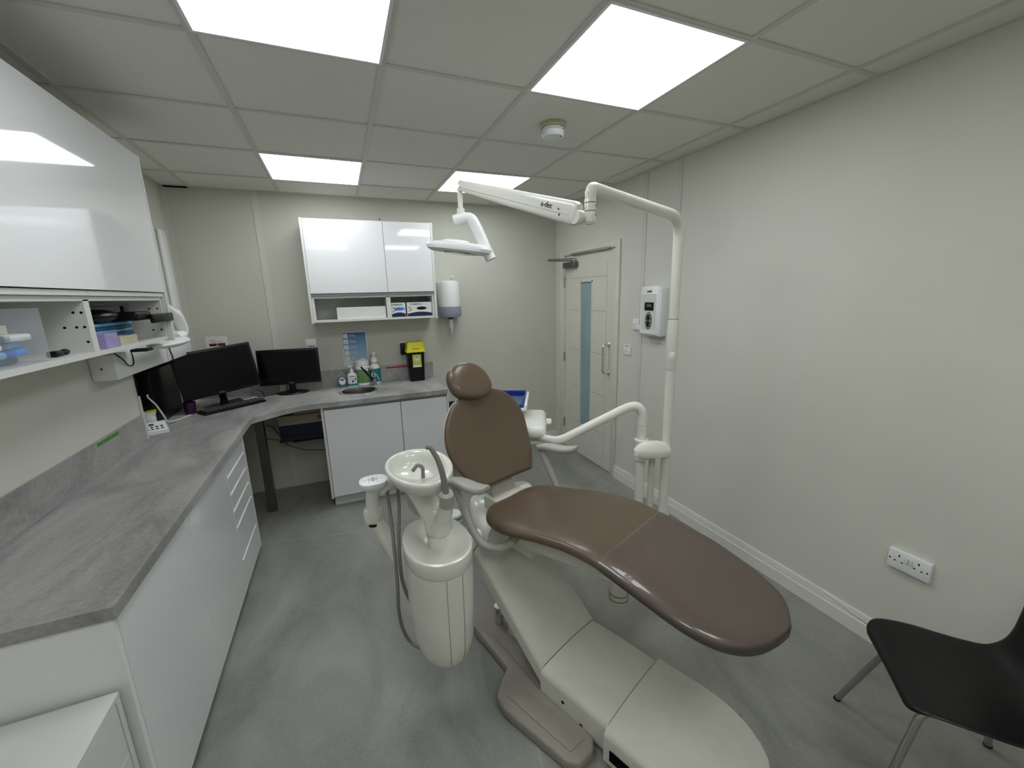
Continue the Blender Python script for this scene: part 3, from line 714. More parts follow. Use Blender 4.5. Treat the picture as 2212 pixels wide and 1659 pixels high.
# wipes tub
x, y = 1.098, 3.355
t = round_bottle('wipes_tub', 'white wipes tub with a green label between the handwash and the tall bottle', 'tub', x, y, [(.058, 0), (.062, .004), (.062, .165), (.058, .178), (.050, .184), (.0, .184)], 'white', [('lid', [(.052, .184), (.056, .188), (.056, .222), (.050, .228), (.0, .228)], 'white')], [([(.0625, .026), (.0628, .028), (.0628, .150), (.0625, .152)], 'greenlabel')])
part('paper_wipe', MB().raw([(x - .03, y - .01, WZ + .2285), (x + .02, y - .02, WZ + .2285), (x + .045, y - .004, WZ + .240), (x + .012, y + .012, WZ + .246), (x - .026, y + .012, WZ + .236)], [(0, 1, 2, 3, 4)]), 'paper', t)
# tall spray bottle
x, y = 1.205, 3.372
t = round_bottle('disinfectant_bottle', 'tall white bottle with a blue and white label, rightmost of the bottles by the sink', 'bottle', x, y, [(.044, 0), (.047, .004), (.047, .150), (.040, .172), (.022, .188), (.016, .192), (.0, .192)], 'white', [('cap', [(.020, .192), (.024, .194), (.032, .205), (.026, .235), (.013, .250), (.012, .262), (.017, .268), (.020, .285), (.015, .300), (.0, .304)], 'white')], [([(.0474, .020), (.0476, .022), (.0476, .142), (.0474, .144)], 'teal')])
part('printed_swirl', MB().tube([(x - .032 + .060 * math.sin(k / 10 * 1.5), y - .0465 * math.cos((-.032 + .060 * math.sin(k / 10 * 1.5)) / .0476) - .0015, WZ + .135 - .11 * k / 10) for k in range(10)], .0035, 6), 'white', t)
part('white_patch', MB().ball((x - .016, y - .0440, WZ + .085), .024, .004, .042, 16), 'white', t)

# sharps bin
x, y = 1.578, 3.325
t = thing('sharps_bin', 'black sharps bin with a yellow lid standing at the right end of the far worktop', 'bin', (x, y, WZ))
def sq(w_, d_, z_, r=.012, n=4):
    out = []
    for cx_, cy_, a0 in ((1, 1, 0), (-1, 1, 1), (-1, -1, 2), (1, -1, 3)):
        for k in range(n + 1):
            a_ = (a0 + k / n) * PI / 2; out.append(Vector((x + cx_ * (w_ - r) + r * math.cos(a_), y + cy_ * (d_ - r) + r * math.sin(a_), z_)))
    return out
part('body', MB().rings([sq(.064, .060, WZ), sq(.067, .063, WZ + .004), sq(.078, .072, WZ + .285)]), 'black', t)
part('lid', MB().rings([sq(.090, .084, WZ + .278), sq(.090, .084, WZ + .286), sq(.084, .078, WZ + .296), sq(.080, .074, WZ + .320), sq(.074, .068, WZ + .365), sq(.070, .064, WZ + .372), sq(.066, .060, WZ + .372), sq(.064, .058, WZ + .368)]), 'yellow', t)
text('lettering', 'SHARPSAFE', .013, 'lettering', t, (x, y - .0785, WZ + .308), (1, 0, 0), (0, .1, 1))
ly = lambda z_: y - (.063 + (z_ - .004) / .281 * .009) - .0006
lb = part('warning_label', MB().raw([(x - .036, ly(.135), WZ + .135), (x + .044, ly(.135), WZ + .135), (x + .044, ly(.255), WZ + .255), (x - .036, ly(.255), WZ + .255)], [(0, 1, 2, 3)]), 'yellowlabel', t)
part('label_footer', MB().raw([(x - .036, ly(.135) - .0003, WZ + .135), (x + .044, ly(.135) - .0003, WZ + .135), (x + .044, ly(.155) - .0003, WZ + .155), (x - .036, ly(.155) - .0003, WZ + .155)], [(0, 1, 2, 3)]), 'paper', lb)
def dia(r_, dz_, off): cx_, cz_ = x + .002, .215; return [(cx_, ly(cz_ - r_) - off, WZ + cz_ - r_), (cx_ + r_, ly(cz_) - off, WZ + cz_), (cx_, ly(cz_ + r_) - off, WZ + cz_ + r_), (cx_ - r_, ly(cz_) - off, WZ + cz_)]
part('diamond', MB().raw(dia(.036, 0, .0005), [(0, 1, 2, 3)]), 'paper', lb)
part('diamond_border', MB().raw(dia(.030, 0, .0008) + dia(.0265, 0, .0008), [(0, 1, 5, 4), (1, 2, 6, 5), (2, 3, 7, 6), (3, 0, 4, 7)]), 'black', lb)
part('hazard_mark', MB().ball((x + .002, ly(.228) - .0012, WZ + .228), .006, .0006, .006, 12), 'black', lb)

# ------------------------------------------------------------------ computers
def monitor(label, bl, br, h, tilt, m_logo, stand, pos):
    """bl, br: lower corners of the panel, seen from the user's side"""
    bl = Vector(bl); br = Vector(br); r = (br - bl).normalized(); w_ = (br - bl).length
    n = Vector((r.y, -r.x, 0)).normalized()            # towards the viewer
    up = (Vector((0, 0, 1)) * math.cos(tilt) - n * math.sin(tilt)).normalized()
    nn = r.cross(up) 
    c = (bl + br) / 2
    t = thing('computer_monitor', label, 'monitor', (pos[0], pos[1], WZ), 'black computer monitors on the corner worktop')
    mid = c + up * h / 2
    part('bezel', MB().obox(mid - nn * .012, (w_, h, .024), r, up, .004), 'black', t)
    part('screen', MB().obox(mid + up * .004 + nn * .0004, (w_ - .034, h - .042, .001), r, up), 'screen', t)
    part('rear_housing', MB().obox(mid - nn * .036, (w_ * .6, h * .6, .03), r, up, .012), 'black', t)
    base = Vector((pos[0], pos[1], WZ))
    neck = c + up * .05 - nn * .03
    part('neck', MB().tube([neck, Vector((base.x, base.y, WZ + .06)), base + Vector((0, 0, .014))], [.028, .024, .028], 16), 'black', t)
    if stand == 'oval': part('base', MB().lathe([(.12, 0), (.125, .004), (.115, .012), (.04, .018), (0, .018)], base, 36, 1, .72), 'black', t)
    else: part('base', MB().obox(base + Vector((0, 0, .008)), (.25, .17, .016), r, None, .006), 'black', t)
    text('lettering', m_logo, .017, 'lettergrey', t, c + up * .012 + nn * .0012, r, up, bold=.0004)
    return t
monitor('left computer monitor, the larger, angled in the corner of the worktop', (-.150, 2.90, .992), (.306, 3.10, 1.040), .345, .10, 'DELL', 'plate', (.060, 3.075))
monitor('right computer monitor, the smaller, on an oval stand against the far wall', (.283, 3.26, .994), (.748, 3.25, .990), .298, .04, 'AOC', 'oval', (.515, 3.305))
# keyboard
t = thing('keyboard', 'black keyboard lying in front of the left monitor', 'keyboard', (.12, 3.0, WZ))
kc = Vector((.135, 3.025, WZ + .012)); kr = Vector((.44, .36, 0)).normalized(); ku = Vector((-kr.y, kr.x, 0))
kr = Vector((.75, .66, 0)).normalized(); kr = Vector((.336, .378, 0)).normalized()
kr = Vector((.79, .61, 0)).normalized(); ku = Vector((-kr.y, kr.x, 0))
kc = Vector((.135, 2.975, WZ + .010))
part('case', MB().obox(kc, (.43, .13, .018), kr, None, .005), 'black', t)
ks = MB()
for i in range(15):
    for j in range(5): ks.obox(kc + kr * ((i - 7) * .027) + ku * ((j - 2) * .0225) + Vector((0, 0, .012)), (.022, .018, .007), kr, None, .002, 1)
part('keys', ks, 'greydark', t)['kind'] = 'stuff'
single('paper_sheet', MB().obox((.215, 3.135, WZ + .022), (.11, .05, .002), kr), 'paper', 'small white paper slip lying behind the keyboard', 'paper')
single('spectacles', MB().tube(spline([(.02, 3.02, WZ + .004), (.05, 2.995, WZ + .006), (.09, 3.03, WZ + .008), (.12, 3.06, WZ + .006)], 5), .003, 8).tube(spline([(.03, 2.99, WZ + .004), (.06, 2.975, WZ + .008), (.085, 2.995, WZ + .004)], 5), .003, 8), 'chrome', 'small shiny metal clip lying at the left end of the keyboard', 'metal clip')
single('plastic_cup', MB().lathe([(.031, 0), (.034, .004), (.038, .085), (.036, .085), (.032, .01), (0, .01)], (-.115, 2.925, WZ), 28), 'purple', 'small purple cup left of the keyboard', 'cup')
# desktop computer in the alcove
t = thing('desktop_computer', 'black desktop computer standing in the wall alcove behind the left monitor', 'computer', (-.34, 2.9, WZ))
part('case', MB().box((-.49, 2.66, WZ), (-.215, 3.12, 1.262), .006), 'black', t)
part('side_panel', MB().box((-.47, 2.656, WZ + .02), (-.235, 2.661, 1.245), .002), 'screen', t)
part('sticker', MB().box((-.42, 2.653, 1.11), (-.395, 2.656, 1.13)), 'paper', t)
single('computer_case', MB().box((-.46, 2.40, WZ), (-.42, 2.62, 1.255), .004), 'black', 'black flat box standing at the back of the alcove', 'box')
single('white_cable', MB().tube(spline([(-.24, 2.650, 1.12), (-.235, 2.64, 1.10), (-.20, 2.63, 1.05), (-.175, 2.64, .97), (-.165, 2.66, .925), (-.13, 2.76, .911), (-.10, 2.86, .910)], 6), .005, 8), 'whitecable', 'white cable hanging down in front of the desktop computer', 'cable')
single('paper_pile', MB().obox((-.245, 2.60, WZ + .055), (.07, .10, .10), (1, .2, 0), None, .002).obox((-.24, 2.60, WZ + .107), (.08, .10, .004), (1, .35, .02)), 'paper', 'pile of white paper slips in the alcove behind the telephone', 'paper')
single('sticky_note', MB().obox((-.225, 2.615, WZ + .113), (.05, .06, .003), (1, .35, .05)), 'yellow', 'yellow note lying on the paper pile in the alcove', 'note')
# telephone
t = thing('desk_telephone', 'white desk intercom with small keys on the worktop at the alcove', 'telephone', (-.185, 2.50, WZ))
pu = Vector((.42, -.91, 0)).normalized(); pr_ = Vector((.91, .42, 0)).normalized()
wedge = MB(); pc = Vector((-.185, 2.50, WZ))
def PW(a_, b_, z_): return pc + pr_ * a_ * .8 + pu * b_ * .9 + Vector((0, 0, z_ * .85))
wedge.raw([PW(-.09, -.06, 0), PW(.075, -.06, 0), PW(.075, .07, 0), PW(-.09, .07, 0), PW(-.09, -.06, .065), PW(.075, -.06, .065), PW(.075, .07, .022), PW(-.09, .07, .022)], [(0, 1, 2, 3), (4, 5, 6, 7), (0, 1, 5, 4), (1, 2, 6, 5), (2, 3, 7, 6), (3, 0, 4, 7)])
part('base', wedge, 'white', t)
kk = MB(); 
def on(a_, b_, up_=.0006): return PW(a_, b_, .065 - (b_ + .06) / .13 * .043 + up_)
for i in range(4):
    for j in range(2):
        kk.raw([on(-.055 + i * .03, .0 + j * .028), on(-.040 + i * .03, .0 + j * .028), on(-.040 + i * .03, .016 + j * .028), on(-.055 + i * .03, .016 + j * .028)], [(0, 1, 2, 3)])
kk.raw([on(-.03, -.035), on(.0, -.035), on(.0, -.012), on(-.03, -.012)], [(0, 1, 2, 3)])
part('keys', kk, 'greydark', t)
# cables around the monitors
def cable(pts, label, m='cable', r=.003, n=6): return single('cable', MB().tube(spline(pts, n), r, 8), m, label, 'cable')
cable([(.29, 3.05, WZ + .11), (.325, 3.08, WZ + .07), (.32, 3.12, WZ + .02), (.26, 3.2, WZ + .004), (.2, 3.26, WZ + .004)], 'thin black cable looping down between the two monitors')
cable([(.24, 3.2, WZ + .010), (.3, 3.24, WZ + .012), (.36, 3.30, WZ + .004), (.42, 3.37, WZ + .004), (.50, 3.39, WZ + .004)], 'black cable lying on the worktop behind the right monitor stand')
cable([(-.18, 2.36, 1.33), (-.172, 2.36, 1.25), (-.172, 2.35, 1.19), (-.172, 2.35, 1.168)], 'black cable hanging from the white unit down to the alcove edge')
cable([(.25, YF - .02, .62), (.30, YF - .03, .60), (.36, YF - .20, .59), (.42, 3.12, .58), (.56, 3.12, .572), (.66, 3.12, .566), (.733, 3.13, .56)], 'upper black cable sagging below the worktop in the knee space')
cable([(.22, YF - .005, .50), (.36, YF - .06, .47), (.44, YF - .16, .44), (.56, 3.2, .41), (.66, 3.16, .405), (.733, 3.14, .40)], 'lower black cable sagging below the worktop in the knee space')
# under-desk shelf and cartons
single('wall_shelf', MB().box((.47, 3.15, .505), (.736, YF - .002, .517), .001, 1).box((.37, 3.19, .505), (.47, YF - .002, .517), .001, 1), 'black', 'dark shelf below the worktop in the knee space', 'shelf')
single('storage_box', MB().box((.385, 3.16, .517), (.730, YF - .01, .655), .002, 1), 'navy', 'navy blue box on the dark shelf in the knee space', 'box')
t = thing('storage_box', 'beige printed carton stacked on the navy blue box in the knee space', 'box', (.55, 3.28, .655))
part('carton', MB().box((.385, 3.17, .655), (.728, YF - .02, .735), .002, 1), 'beige', t)
part('printed_spot', MB().ball((.70, 3.169, .70), .018, .0008, .02, 16), 'orange', t)
single('paper_stack', MB().box((.50, 3.19, .735), (.728, YF - .03, .79), .004, 2), 'beige', 'loose papers on top of the beige carton under the worktop', 'papers')
single('waste_bin', MB().lathe([(.12, 0), (.13, .01), (.15, .60), (.155, .61), (.155, .63), (.14, .635), (.14, .61), (.12, .05), (0, .05)], (1.935, 3.24, 0), 36), 'greydark', 'dark grey waste bin standing on the floor right of the far cabinets', 'bin')

# ------------------------------------------------------------------ x-ray arm unit on the left wall
t = thing('wall_arm_unit', 'white wall-mounted x-ray arm unit under the left wall cabinet', 'x-ray unit', (-.14, 2.5, 1.32))
part('control_box', MB().box((XL, 1.96, 1.325), (-.085, 3.10, 1.45), .008, 2), 'white', t)
part('seam', MB().box((-.086, 2.62, 1.335), (-.0845, 2.624, 1.44)).cyl((-.14, 1.9605, 1.385), (-.14, 1.959, 1.385), .005, 10), 'greydark', t)
part('wall_plate', MB().box((XL, 3.17, 1.39), (XL + .03, 3.29, 2.21), .014, 3), 'white', t)
part('folded_arm', MB().tube(spline([(-.06, 2.30, 1.72), (.01, 2.37, 1.685), (.045, 2.45, 1.63), (.05, 2.505, 1.565), (.045, 2.52, 1.51), (.03, 2.45, 1.485)], 6), [.022] * 12 + [.030] * 19, 16).tube([(-.185, 2.6, 1.44), (-.12, 2.56, 1.52), (-.02, 2.50, 1.52), (.02, 2.45, 1.50)], .03, 14, .05), 'white', t)
part('tube_head', MB().ball((.035, 2.32, 1.468), .075, .24, .026), 'white', t)
part('collar_mark', MB().box((-.04, 2.02, 1.452), (.03, 2.10, 1.466), .003), 'navy', t)
part('cord', MB().tube(spline([(-.09, 1.99, 1.455), (-.07, 2.01, 1.42), (-.075, 2.06, 1.385), (-.082, 2.13, 1.375), (-.082, 2.15, 1.40), (-.085, 2.15, 1.45)], 5), .003, 8).tube(spline([(-.082, 2.66, 1.45), (-.08, 2.66, 1.40), (-.078, 2.68, 1.34), (-.09, 2.68, 1.30)], 5), .0035, 8), 'cable', t)

# ------------------------------------------------------------------ right wall items
t = thing('wall_control_unit', 'white wall-mounted x-ray control unit with a small black display, beside the light post', 'control unit', (XR, 1.83, 1.4))
UY0, UY1, UZ0, UZ1 = 1.735, 1.965, 1.355, 1.725
cu = MB()
def urect(x_, m_): 
    return [Vector((x_, UY0 + m_ + .012, UZ0 + m_)), Vector((x_, UY1 - m_ - .012, UZ0 + m_)), Vector((x_, UY1 - m_, UZ0 + m_ + .025)), Vector((x_, UY1 - m_ - .006, UZ1 - m_ - .02)), Vector((x_, UY1 - m_ - .024, UZ1 - m_)), Vector((x_, UY0 + m_ + .02, UZ1 - m_)), Vector((x_, UY0 + m_, UZ1 - m_ - .02)), Vector((x_, UY0 + m_, UZ0 + m_ + .02))]
part('housing', cu.rings([urect(XR, .004), urect(XR - .05, 0), urect(XR - .07, .004), urect(XR - .082, .018)]), 'white', t)
fx = XR - .0825
pl = lambda name, m_, y0, y1, z0, z1, th=.0012, lbl=None, off=0: part(name, MB().box((fx - th - off, y0, z0), (fx - off + .0002, y1, z1), .0004, 1), m_, t, lbl)
pl('front_panel', 'carcass', 1.775, 1.93, 1.405, 1.665, .0008)
pl('display', 'black', 1.80, 1.895, 1.545, 1.605, .003)
part('lcd', MB().box((fx - .0036, 1.822, 1.572), (fx - .0028, 1.872, 1.592)), 'lcd', t)
part('keypad', MB().ball((fx - .0014, 1.850, 1.470), .0035, .038, .066, 24), 'lcd', t)
kb = MB()
for k in range(10):
    a_ = 2 * PI * k / 10; kb.ball((fx - .0045, 1.850 + .025 * math.cos(a_), 1.470 + .053 * math.sin(a_)), .0015, .006, .007, 8)
part('keypad_button', kb, 'greyplastic', t)
part('keypad_centre', MB().ball((fx - .004, 1.850, 1.495), .002, .017, .026, 16).ball((fx - .004, 1.850, 1.445), .002, .017, .026, 16), 'black', t)
text('lettering', 'kodak', .020, 'lettering', t, (fx - .0010, 1.850, 1.685), (0, -1, 0), (0, 0, 1), bold=.0006)
part('coiled_cord', MB().tube([Vector(p) + Vector((.006 * math.sin(i * 1.9), .006 * math.cos(i * 1.9), 0)) for i, p in enumerate(spline([(XR - .05, 1.975, 1.60), (XR - .035, 1.99, 1.52), (XR - .03, 2.01, 1.44), (XR - .03, 2.00, 1.395), (XR - .035, 1.97, 1.38), (XR - .04, 1.955, 1.40)], 14))], .0045, 8), 'whitecable', t)
t = frame_plate('fused_switch', 'white switched wall plate left of the x-ray control unit', 'switch', (XR - .012, 1.985, 1.382), (XR, 2.115, 1.470), 'white')
part('rocker', MB().box((XR - .016, 2.072, 1.410), (XR - .012, 2.086, 1.440), .001, 1), 'white', t)
part('plug', MB().box((XR - .05, 1.99, 1.385), (XR - .012, 2.035, 1.43), .008, 2), 'white', t)
part('screw', MB().cyl((XR - .0125, 2.105, 1.426), (XR - .012, 2.105, 1.426), .004, 10).cyl((XR - .0125, 2.055, 1.426), (XR - .012, 2.055, 1.426), .004, 10), 'greydark', t)
t = frame_plate('light_switch', 'white light switch with a small yellow sticker, beside the door', 'switch', (XR - .010, 2.135, 1.165), (XR, 2.222, 1.252), 'white')
part('rocker', MB().box((XR - .014, 2.165, 1.195), (XR - .010, 2.18, 1.218), .001, 1).box((XR - .014, 2.185, 1.195), (XR - .010, 2.20, 1.218), .001, 1), 'white', t)
part('sticker', MB().box((XR - .0105, 2.15, 1.235), (XR - .010, 2.207, 1.247)), 'detbase', t)
# double socket
y0, y1, z0, z1 = .118, .266, .437, .525
t = frame_plate('double_socket', 'white double power socket low on the long right wall above the black chair', 'socket', (XR - .022, y0, z0), (XR, y1, z1), 'white')
fx2 = XR - .0222; hz_ = MB()
for yc in (.226, .158):
    hz_.box((fx2 - .0004, yc - .0025, .498), (fx2 + .001, yc + .0025, .508)); hz_.box((fx2 - .0004, yc + .009, .474), (fx2 + .001, yc + .016, .479)); hz_.box((fx2 - .0004, yc - .016, .474), (fx2 + .001, yc - .009, .479))
for yc in (.257, .127): hz_.cyl((fx2 - .0004, yc, .481), (fx2 + .001, yc, .481), .0035, 10)
part('pin_hole', hz_, 'blackvoid', t)
for yc in (.199, .184): part('rocker', MB().box((fx2 - .006, yc - .0055, .484), (fx2, yc + .0055, .512), .002, 2), 'paper', t)

# ------------------------------------------------------------------ dental chair (own axes: A towards the toes, Lq to its far side)
A = Vector((0.36966, -0.92916, 0)); A.normalize()
Lq = Vector((0.92916, 0.36966, 0)); Lq.normalize()
O = Vector((1.6780, 1.0843, 0))
def W(a_, l_, z_): return O + A * a_ + Lq * l_ + Vector((0, 0, z_))
ch = thing('dental_chair', 'brown upholstered dental chair with cream lift base in the middle of the room', 'dental chair', tuple(W(.3, 0, 0)))

def cushion(stations, expo=3.2, n=40, dish=0.0):
    """stations: (centre point, across unit, up unit, half width, thickness below top, crown)"""
    rr = []
    for c, ax, up, hw, th in stations:
        ring = []
        for k in range(n):
            a_ = 2 * PI * k / n; ca, sa = math.cos(a_), math.sin(a_)
            u = hw * math.copysign(abs(ca) ** (2 / expo), ca); v = th / 2 * math.copysign(abs(sa) ** (2 / expo), sa) - th / 2
            if sa > 0: v -= dish * (1 - (u / max(hw, 1e-4)) ** 2) * min(1, hw / .15)
            ring.append(c + ax * u + up * v)
        rr.append(ring)
    return rr
SZT = [(-.06, .738), (.06, .730), (.2, .735), (.33, .755), (.45, .776), (.56, .788), (.68, .782), (.8, .764), (.92, .738), (1.03, .712), (1.12, .690)]
SHW = [(-.055, .10), (-.04, .15), (0, .205), (.05, .235), (.12, .255), (.22, .265), (.32, .262), (.45, .252), (.6, .238), (.75, .238), (.88, .232), (.97, .212), (1.03, .182), (1.075, .140), (1.105, .085), (1.118, .04), (1.126, .008)]
SCL = [(-.05, -.03), (.1, .0), (.25, .045), (.4, .045), (.6, .01), (.8, -.005), (1.0, -.005), (1.12, .03)]
def seat_stations(a0, a1, n, grow=0.0, th=.075):
    st = []
    for k in range(n + 1):
        a_ = a0 + (a1 - a0) * k / n
        e = min(1, max(0, (a_ + .055) / .05)); e2 = min(1, max(0, (1.12 - a_) / .06))
        t_ = th * (0.35 + .65 * math.sqrt(e)) * (0.35 + .65 * math.sqrt(e2))
        hw = smoothtab(SHW, a_); zt = smoothtab(SZT, a_) - (th - t_) * .45
        st.append((W(a_, smoothtab(SCL, a_), zt + grow), Lq, Vector((0, 0, 1)), hw + grow, t_ + grow * 2))
    return st
part('seat', MB().rings(cushion(seat_stations(-.056, 1.118, 90), 3.0, 44, .014)), 'brown', ch, 'long brown seat and leg cushion', sharp=60)
part('toe_cover', MB().rings(cushion(seat_stations(.60, 1.125, 40, .003), 3.0, 44, .012), False, True), 'film', ch, 'clear plastic cover over the toe half', sharp=60)
# edging patches seen at the toe end where the cover stops
# backrest
tl = math.radians(21)
BU = (Vector((0, 0, 1)) * math.cos(tl) - A * math.sin(tl)); BN = (A * math.cos(tl) + Vector((0, 0, 1)) * math.sin(tl))
BO = W(-.080, .012, .782)
BHW = [(0, .172), (.02, .188), (.06, .215), (.11, .240), (.17, .258), (.24, .266), (.30, .260), (.36, .236), (.41, .196), (.445, .148), (.465, .09), (.474, .04)]
BCL = [(0, 0), (.06, -.008), (.2, -.022), (.35, -.020), (.47, -.030)]
st = []
for k in range(51):
    s_ = .474 * k / 50
    e = min(1, s_ / .02); e2 = min(1, (.474 - s_) / .03 + .001)
    t_ = .06 * (.5 + .5 * math.sqrt(e)) * (.5 + .5 * math.sqrt(e2))
    bow = -.022 * math.sin(PI * s_ / .474) 
    st.append((BO + BU * s_ + Lq * smoothtab(BCL, s_) + BN * (bow + .01 - (.06 - t_) * .5), -Lq, BN, smoothtab(BHW, s_), t_))
part('backrest', MB().rings(cushion(st, 2.7, 44, .018)), 'brown', ch, 'rounded brown backrest', sharp=60)
st2 = [(c - BN * .055, ax, up, hw * .93, .03) for c, ax, up, hw, th in st]
part('back_shell', MB().rings(cushion(st2, 2.6, 36)), 'cream_matt', ch)
# headrest
tl2 = math.radians(28); HU = (Vector((0, 0, 1)) * math.cos(tl2) - A * math.sin(tl2)); HN = (A * math.cos(tl2) + Vector((0, 0, 1)) * math.sin(tl2))
HC = W(-.285, -.062, 1.268)
hm = MB(); rr = []
for k in range(25):
    s_ = -1 + 2 * k / 24; w_ = math.sqrt(max(0, 1 - abs(s_) ** 2.5)) * (.124 - .010 * s_); w_ = max(w_, .004)
    ring = []
    for j in range(36):
        a_ = 2 * PI * j / 36; ca, sa = math.cos(a_), math.sin(a_)
        u = w_ * math.copysign(abs(ca) ** .85, ca); th = .05 * (w_ / .13) ** .6
        v = th * math.copysign(abs(sa) ** .8, sa)
        if sa > 0: v -= .012 * (1 - s_ * s_) * (1 - (u / .13) ** 2)
        ring.append(HC + HU * (s_ * .100) - Lq * u + HN * v + Lq * (-.012 * s_) )
    rr.append(ring)
part('headrest', hm.rings(rr), 'brown', ch, 'egg-shaped brown headrest pillow', sharp=60)
part('headrest_bar', MB().tube([HC - HN * .04, HC - HN * .08 - HU * .05, BO + BU * .38 - BN * .075 - Lq * .03, BO + BU * .25 - BN * .08 - Lq * .02], .018, 12, .03), 'greyplastic', ch)
# back bracket and rear cover below the backrest
part('back_bracket', MB().rings([[W(a_, l_, z_) for l_, a_ in ((-.075, a0), (.075, a0), (.075, a0 - .05), (-.075, a0 - .05))] for a0, z_ in ((-.075, .58), (-.115, .70), (-.150, .80), (-.185, .88))]), 'greyplastic', ch)
part('rear_cover', MB().rings(cushion([(W(-.275 + .045 * k, -.055, .655 - .006 * k + .012 * math.sin(k)), Lq, Vector((0, 0, 1)), [.05, .085, .105, .118, .125, .128][k], [.06, .11, .15, .17, .18, .18][k]) for k in range(6)], 2.6, 28)), 'cream', ch, sharp=60)
part('pivot_cover', MB().ball(W(-.13, .13, .655), .07, .055, .05, 20), 'cream', ch)
# seat frame
sf = []
for k in range(13):
    a_ = -.03 + .78 * k / 12; e = math.sin(min(1, k / 3) * PI / 2) * math.sin(min(1, (12 - k) / 3) * PI / 2) * .6 + .4
    sf.append((W(a_, .01, smoothtab(SZT, a_) - .055), Lq, Vector((0, 0, 1)), .165 * e ** .4, .11 * e))
part('seat_frame', MB().rings(cushion(sf, 4.0, 28)), 'cream_matt', ch, sharp=50)
# armrests
for sd in (-1, 1):
    tip = W(.115, sd * .305, .905); back = W(-.165, sd * .300, .852 if sd < 0 else .845)
    dirv = (tip - back).normalized(); rr = []
    for k in range(33):
        u = 1 - (1 - k / 32) ** 1.6; p = back.lerp(tip, u)
        hw = .030 + .008 * math.sin(u * PI * .9); e = min(1, math.sqrt(max(.0, min(1, u / .12)))) * math.sqrt(max(0, 1 - max(0, (u - .86) / .14) ** 2)); e = max(e, .12)
        th = .040 - .004 * u
        drop = .012 * math.sin(u * 2 * PI) * .5
        rr.append((p + Vector((0, 0, .018 + drop)), Lq, Vector((0, 0, 1)), hw * e, th * (.4 + .6 * e)))
    ar = part('armrest', MB().rings(cushion(rr, 2.6, 24)), 'greyplastic', ch, 'grey padded armrest', sharp=60)
    path = [W(-.125, sd * .298, .842), W(-.02, sd * .296, .665), W(.045, sd * .285, .600), W(.11, sd * .215, .592), W(.14, sd * .165, .640)]
    part('arm_tube', MB().tube(path, [.017, .018, .019, .019, .019], 16, .05), 'greyplastic', ch)
    part('arm_socket', MB().cyl(W(.128, sd * .185, .622), W(.142, sd * .155, .655), .022, 20), 'taupe', ch)
# lift arm cover: sloping plate, flat plate, floor box cap
def slab(rows, nrm_thick, skirt):
    """rows of (left, right) top points; skirts drop from the side edges"""
    m_ = MB(); rr = []
    for (lp, rp) in rows:
        ax = (rp - lp); w_ = ax.length; ax.normalize(); ring = []
        up = Vector((0, 0, 1)); b_ = .028
        ring.append(lp - up * skirt); ring.append(lp - up * b_)
        for k in range(1, 5): a_ = k / 5 * PI / 2; ring.append(lp + ax * b_ * (1 - math.cos(a_)) - up * b_ * (1 - math.sin(a_)))
        for k in range(1, 8): ring.append(lp.lerp(rp, (b_ + (w_ - 2 * b_) * k / 8) / w_) + up * .008 * math.sin(PI * k / 8))
        for k in range(1, 5): a_ = (5 - k) / 5 * PI / 2; ring.append(rp - ax * b_ * (1 - math.cos(a_)) - up * b_ * (1 - math.sin(a_)))
        ring.append(rp - up * b_); ring.append(rp - up * skirt); rr.append(ring)
    return m_.rings(rr)
hl, hr = -.245, .140
rows = [(W(-.075 + .42 * u, hl - .0, .515 - .365 * u), W(-.075 + .42 * u, hr, .515 - .365 * u)) for u in [k / 8 for k in range(9)]]
part('lift_arm_cover', slab(rows, .02, .085), 'cream_matt', ch, 'sloping cream lift arm cover')
rows = [(W(.350 + .322 * u, hl - .012, .150 + .004 * math.sin(PI * u)), W(.350 + .322 * u, hr - .006, .150 + .004 * math.sin(PI * u))) for u in [k / 6 for k in range(7)]]
part('base_cover', slab(rows, .02, .12), 'cream_matt', ch, 'flat cream base cover')
part('cover_screw', MB().cyl(W(.47, hl - .0125, .085), W(.47, hl - .0135, .085), .007, 12).cyl(W(.56, hl - .0125, .05), W(.56, hl - .0135, .05), .007, 12), 'blackvoid', ch)
fb = []
for k in range(15):
    u = k / 14; a_ = .678 + .47 * u; e = math.sqrt(max(.02, 1 - max(0, (u - .35) / .65) ** 2.2))
    fb.append((W(a_, -.065 - .22 * e, .158), W(a_, -.065 + .215 * e, .158)))
part('floor_box_cover', slab(fb, .02, .13), 'cream_matt', ch, 'rounded cream floor box cap')
part('vent_slot', MB().obox(W(.755, -.2875, .075), (.10, .004, .045), A, None, .001, 1), 'blackvoid', ch)
# lift column and base plate
part('lift_column', MB().rings([[W(a_, l_, z_) for l_, a_ in ((-.13, .02), (.07, .02), (.07, .22), (-.13, .22))] for z_ in (.02, .12)]), 'cream_matt', ch)
part('lift_arm', MB().tube([W(.30, -.05, .06), W(-.03, -.04, .36), W(-.04, -.02, .62)], [.04, .04, .05], 16, .05), 'greydark', ch)
part('upper_link', MB().rings([[W(a_, l_, z_) for l_, z_ in ((-.10, .70), (.10, .70), (.10, .50), (-.10, .50))] for a_ in (-.16, .16)]), 'cream_matt', ch)
part('lift_cylinder', MB().cyl(W(-.062, -.115, 0.028), W(-.062, -.115, .13), .024, 24), 'chrome', ch, 'chrome lift cylinder')
out = []
for k in range(17):
    a_ = PI / 2 + PI * k / 16; out.append((W(-.05 + .21 * math.cos(a_), -.0 + .25 * math.sin(a_), 0)))
out = [(p.x, p.y) for p in out] + [(W(.98, -.25, 0).x, W(.98, -.25, 0).y), (W(.98, .25, 0).x, W(.98, .25, 0).y)]
part('base_plate', MB().prism(out, .001, .028, .006), 'taupe', ch, 'taupe floor plate')
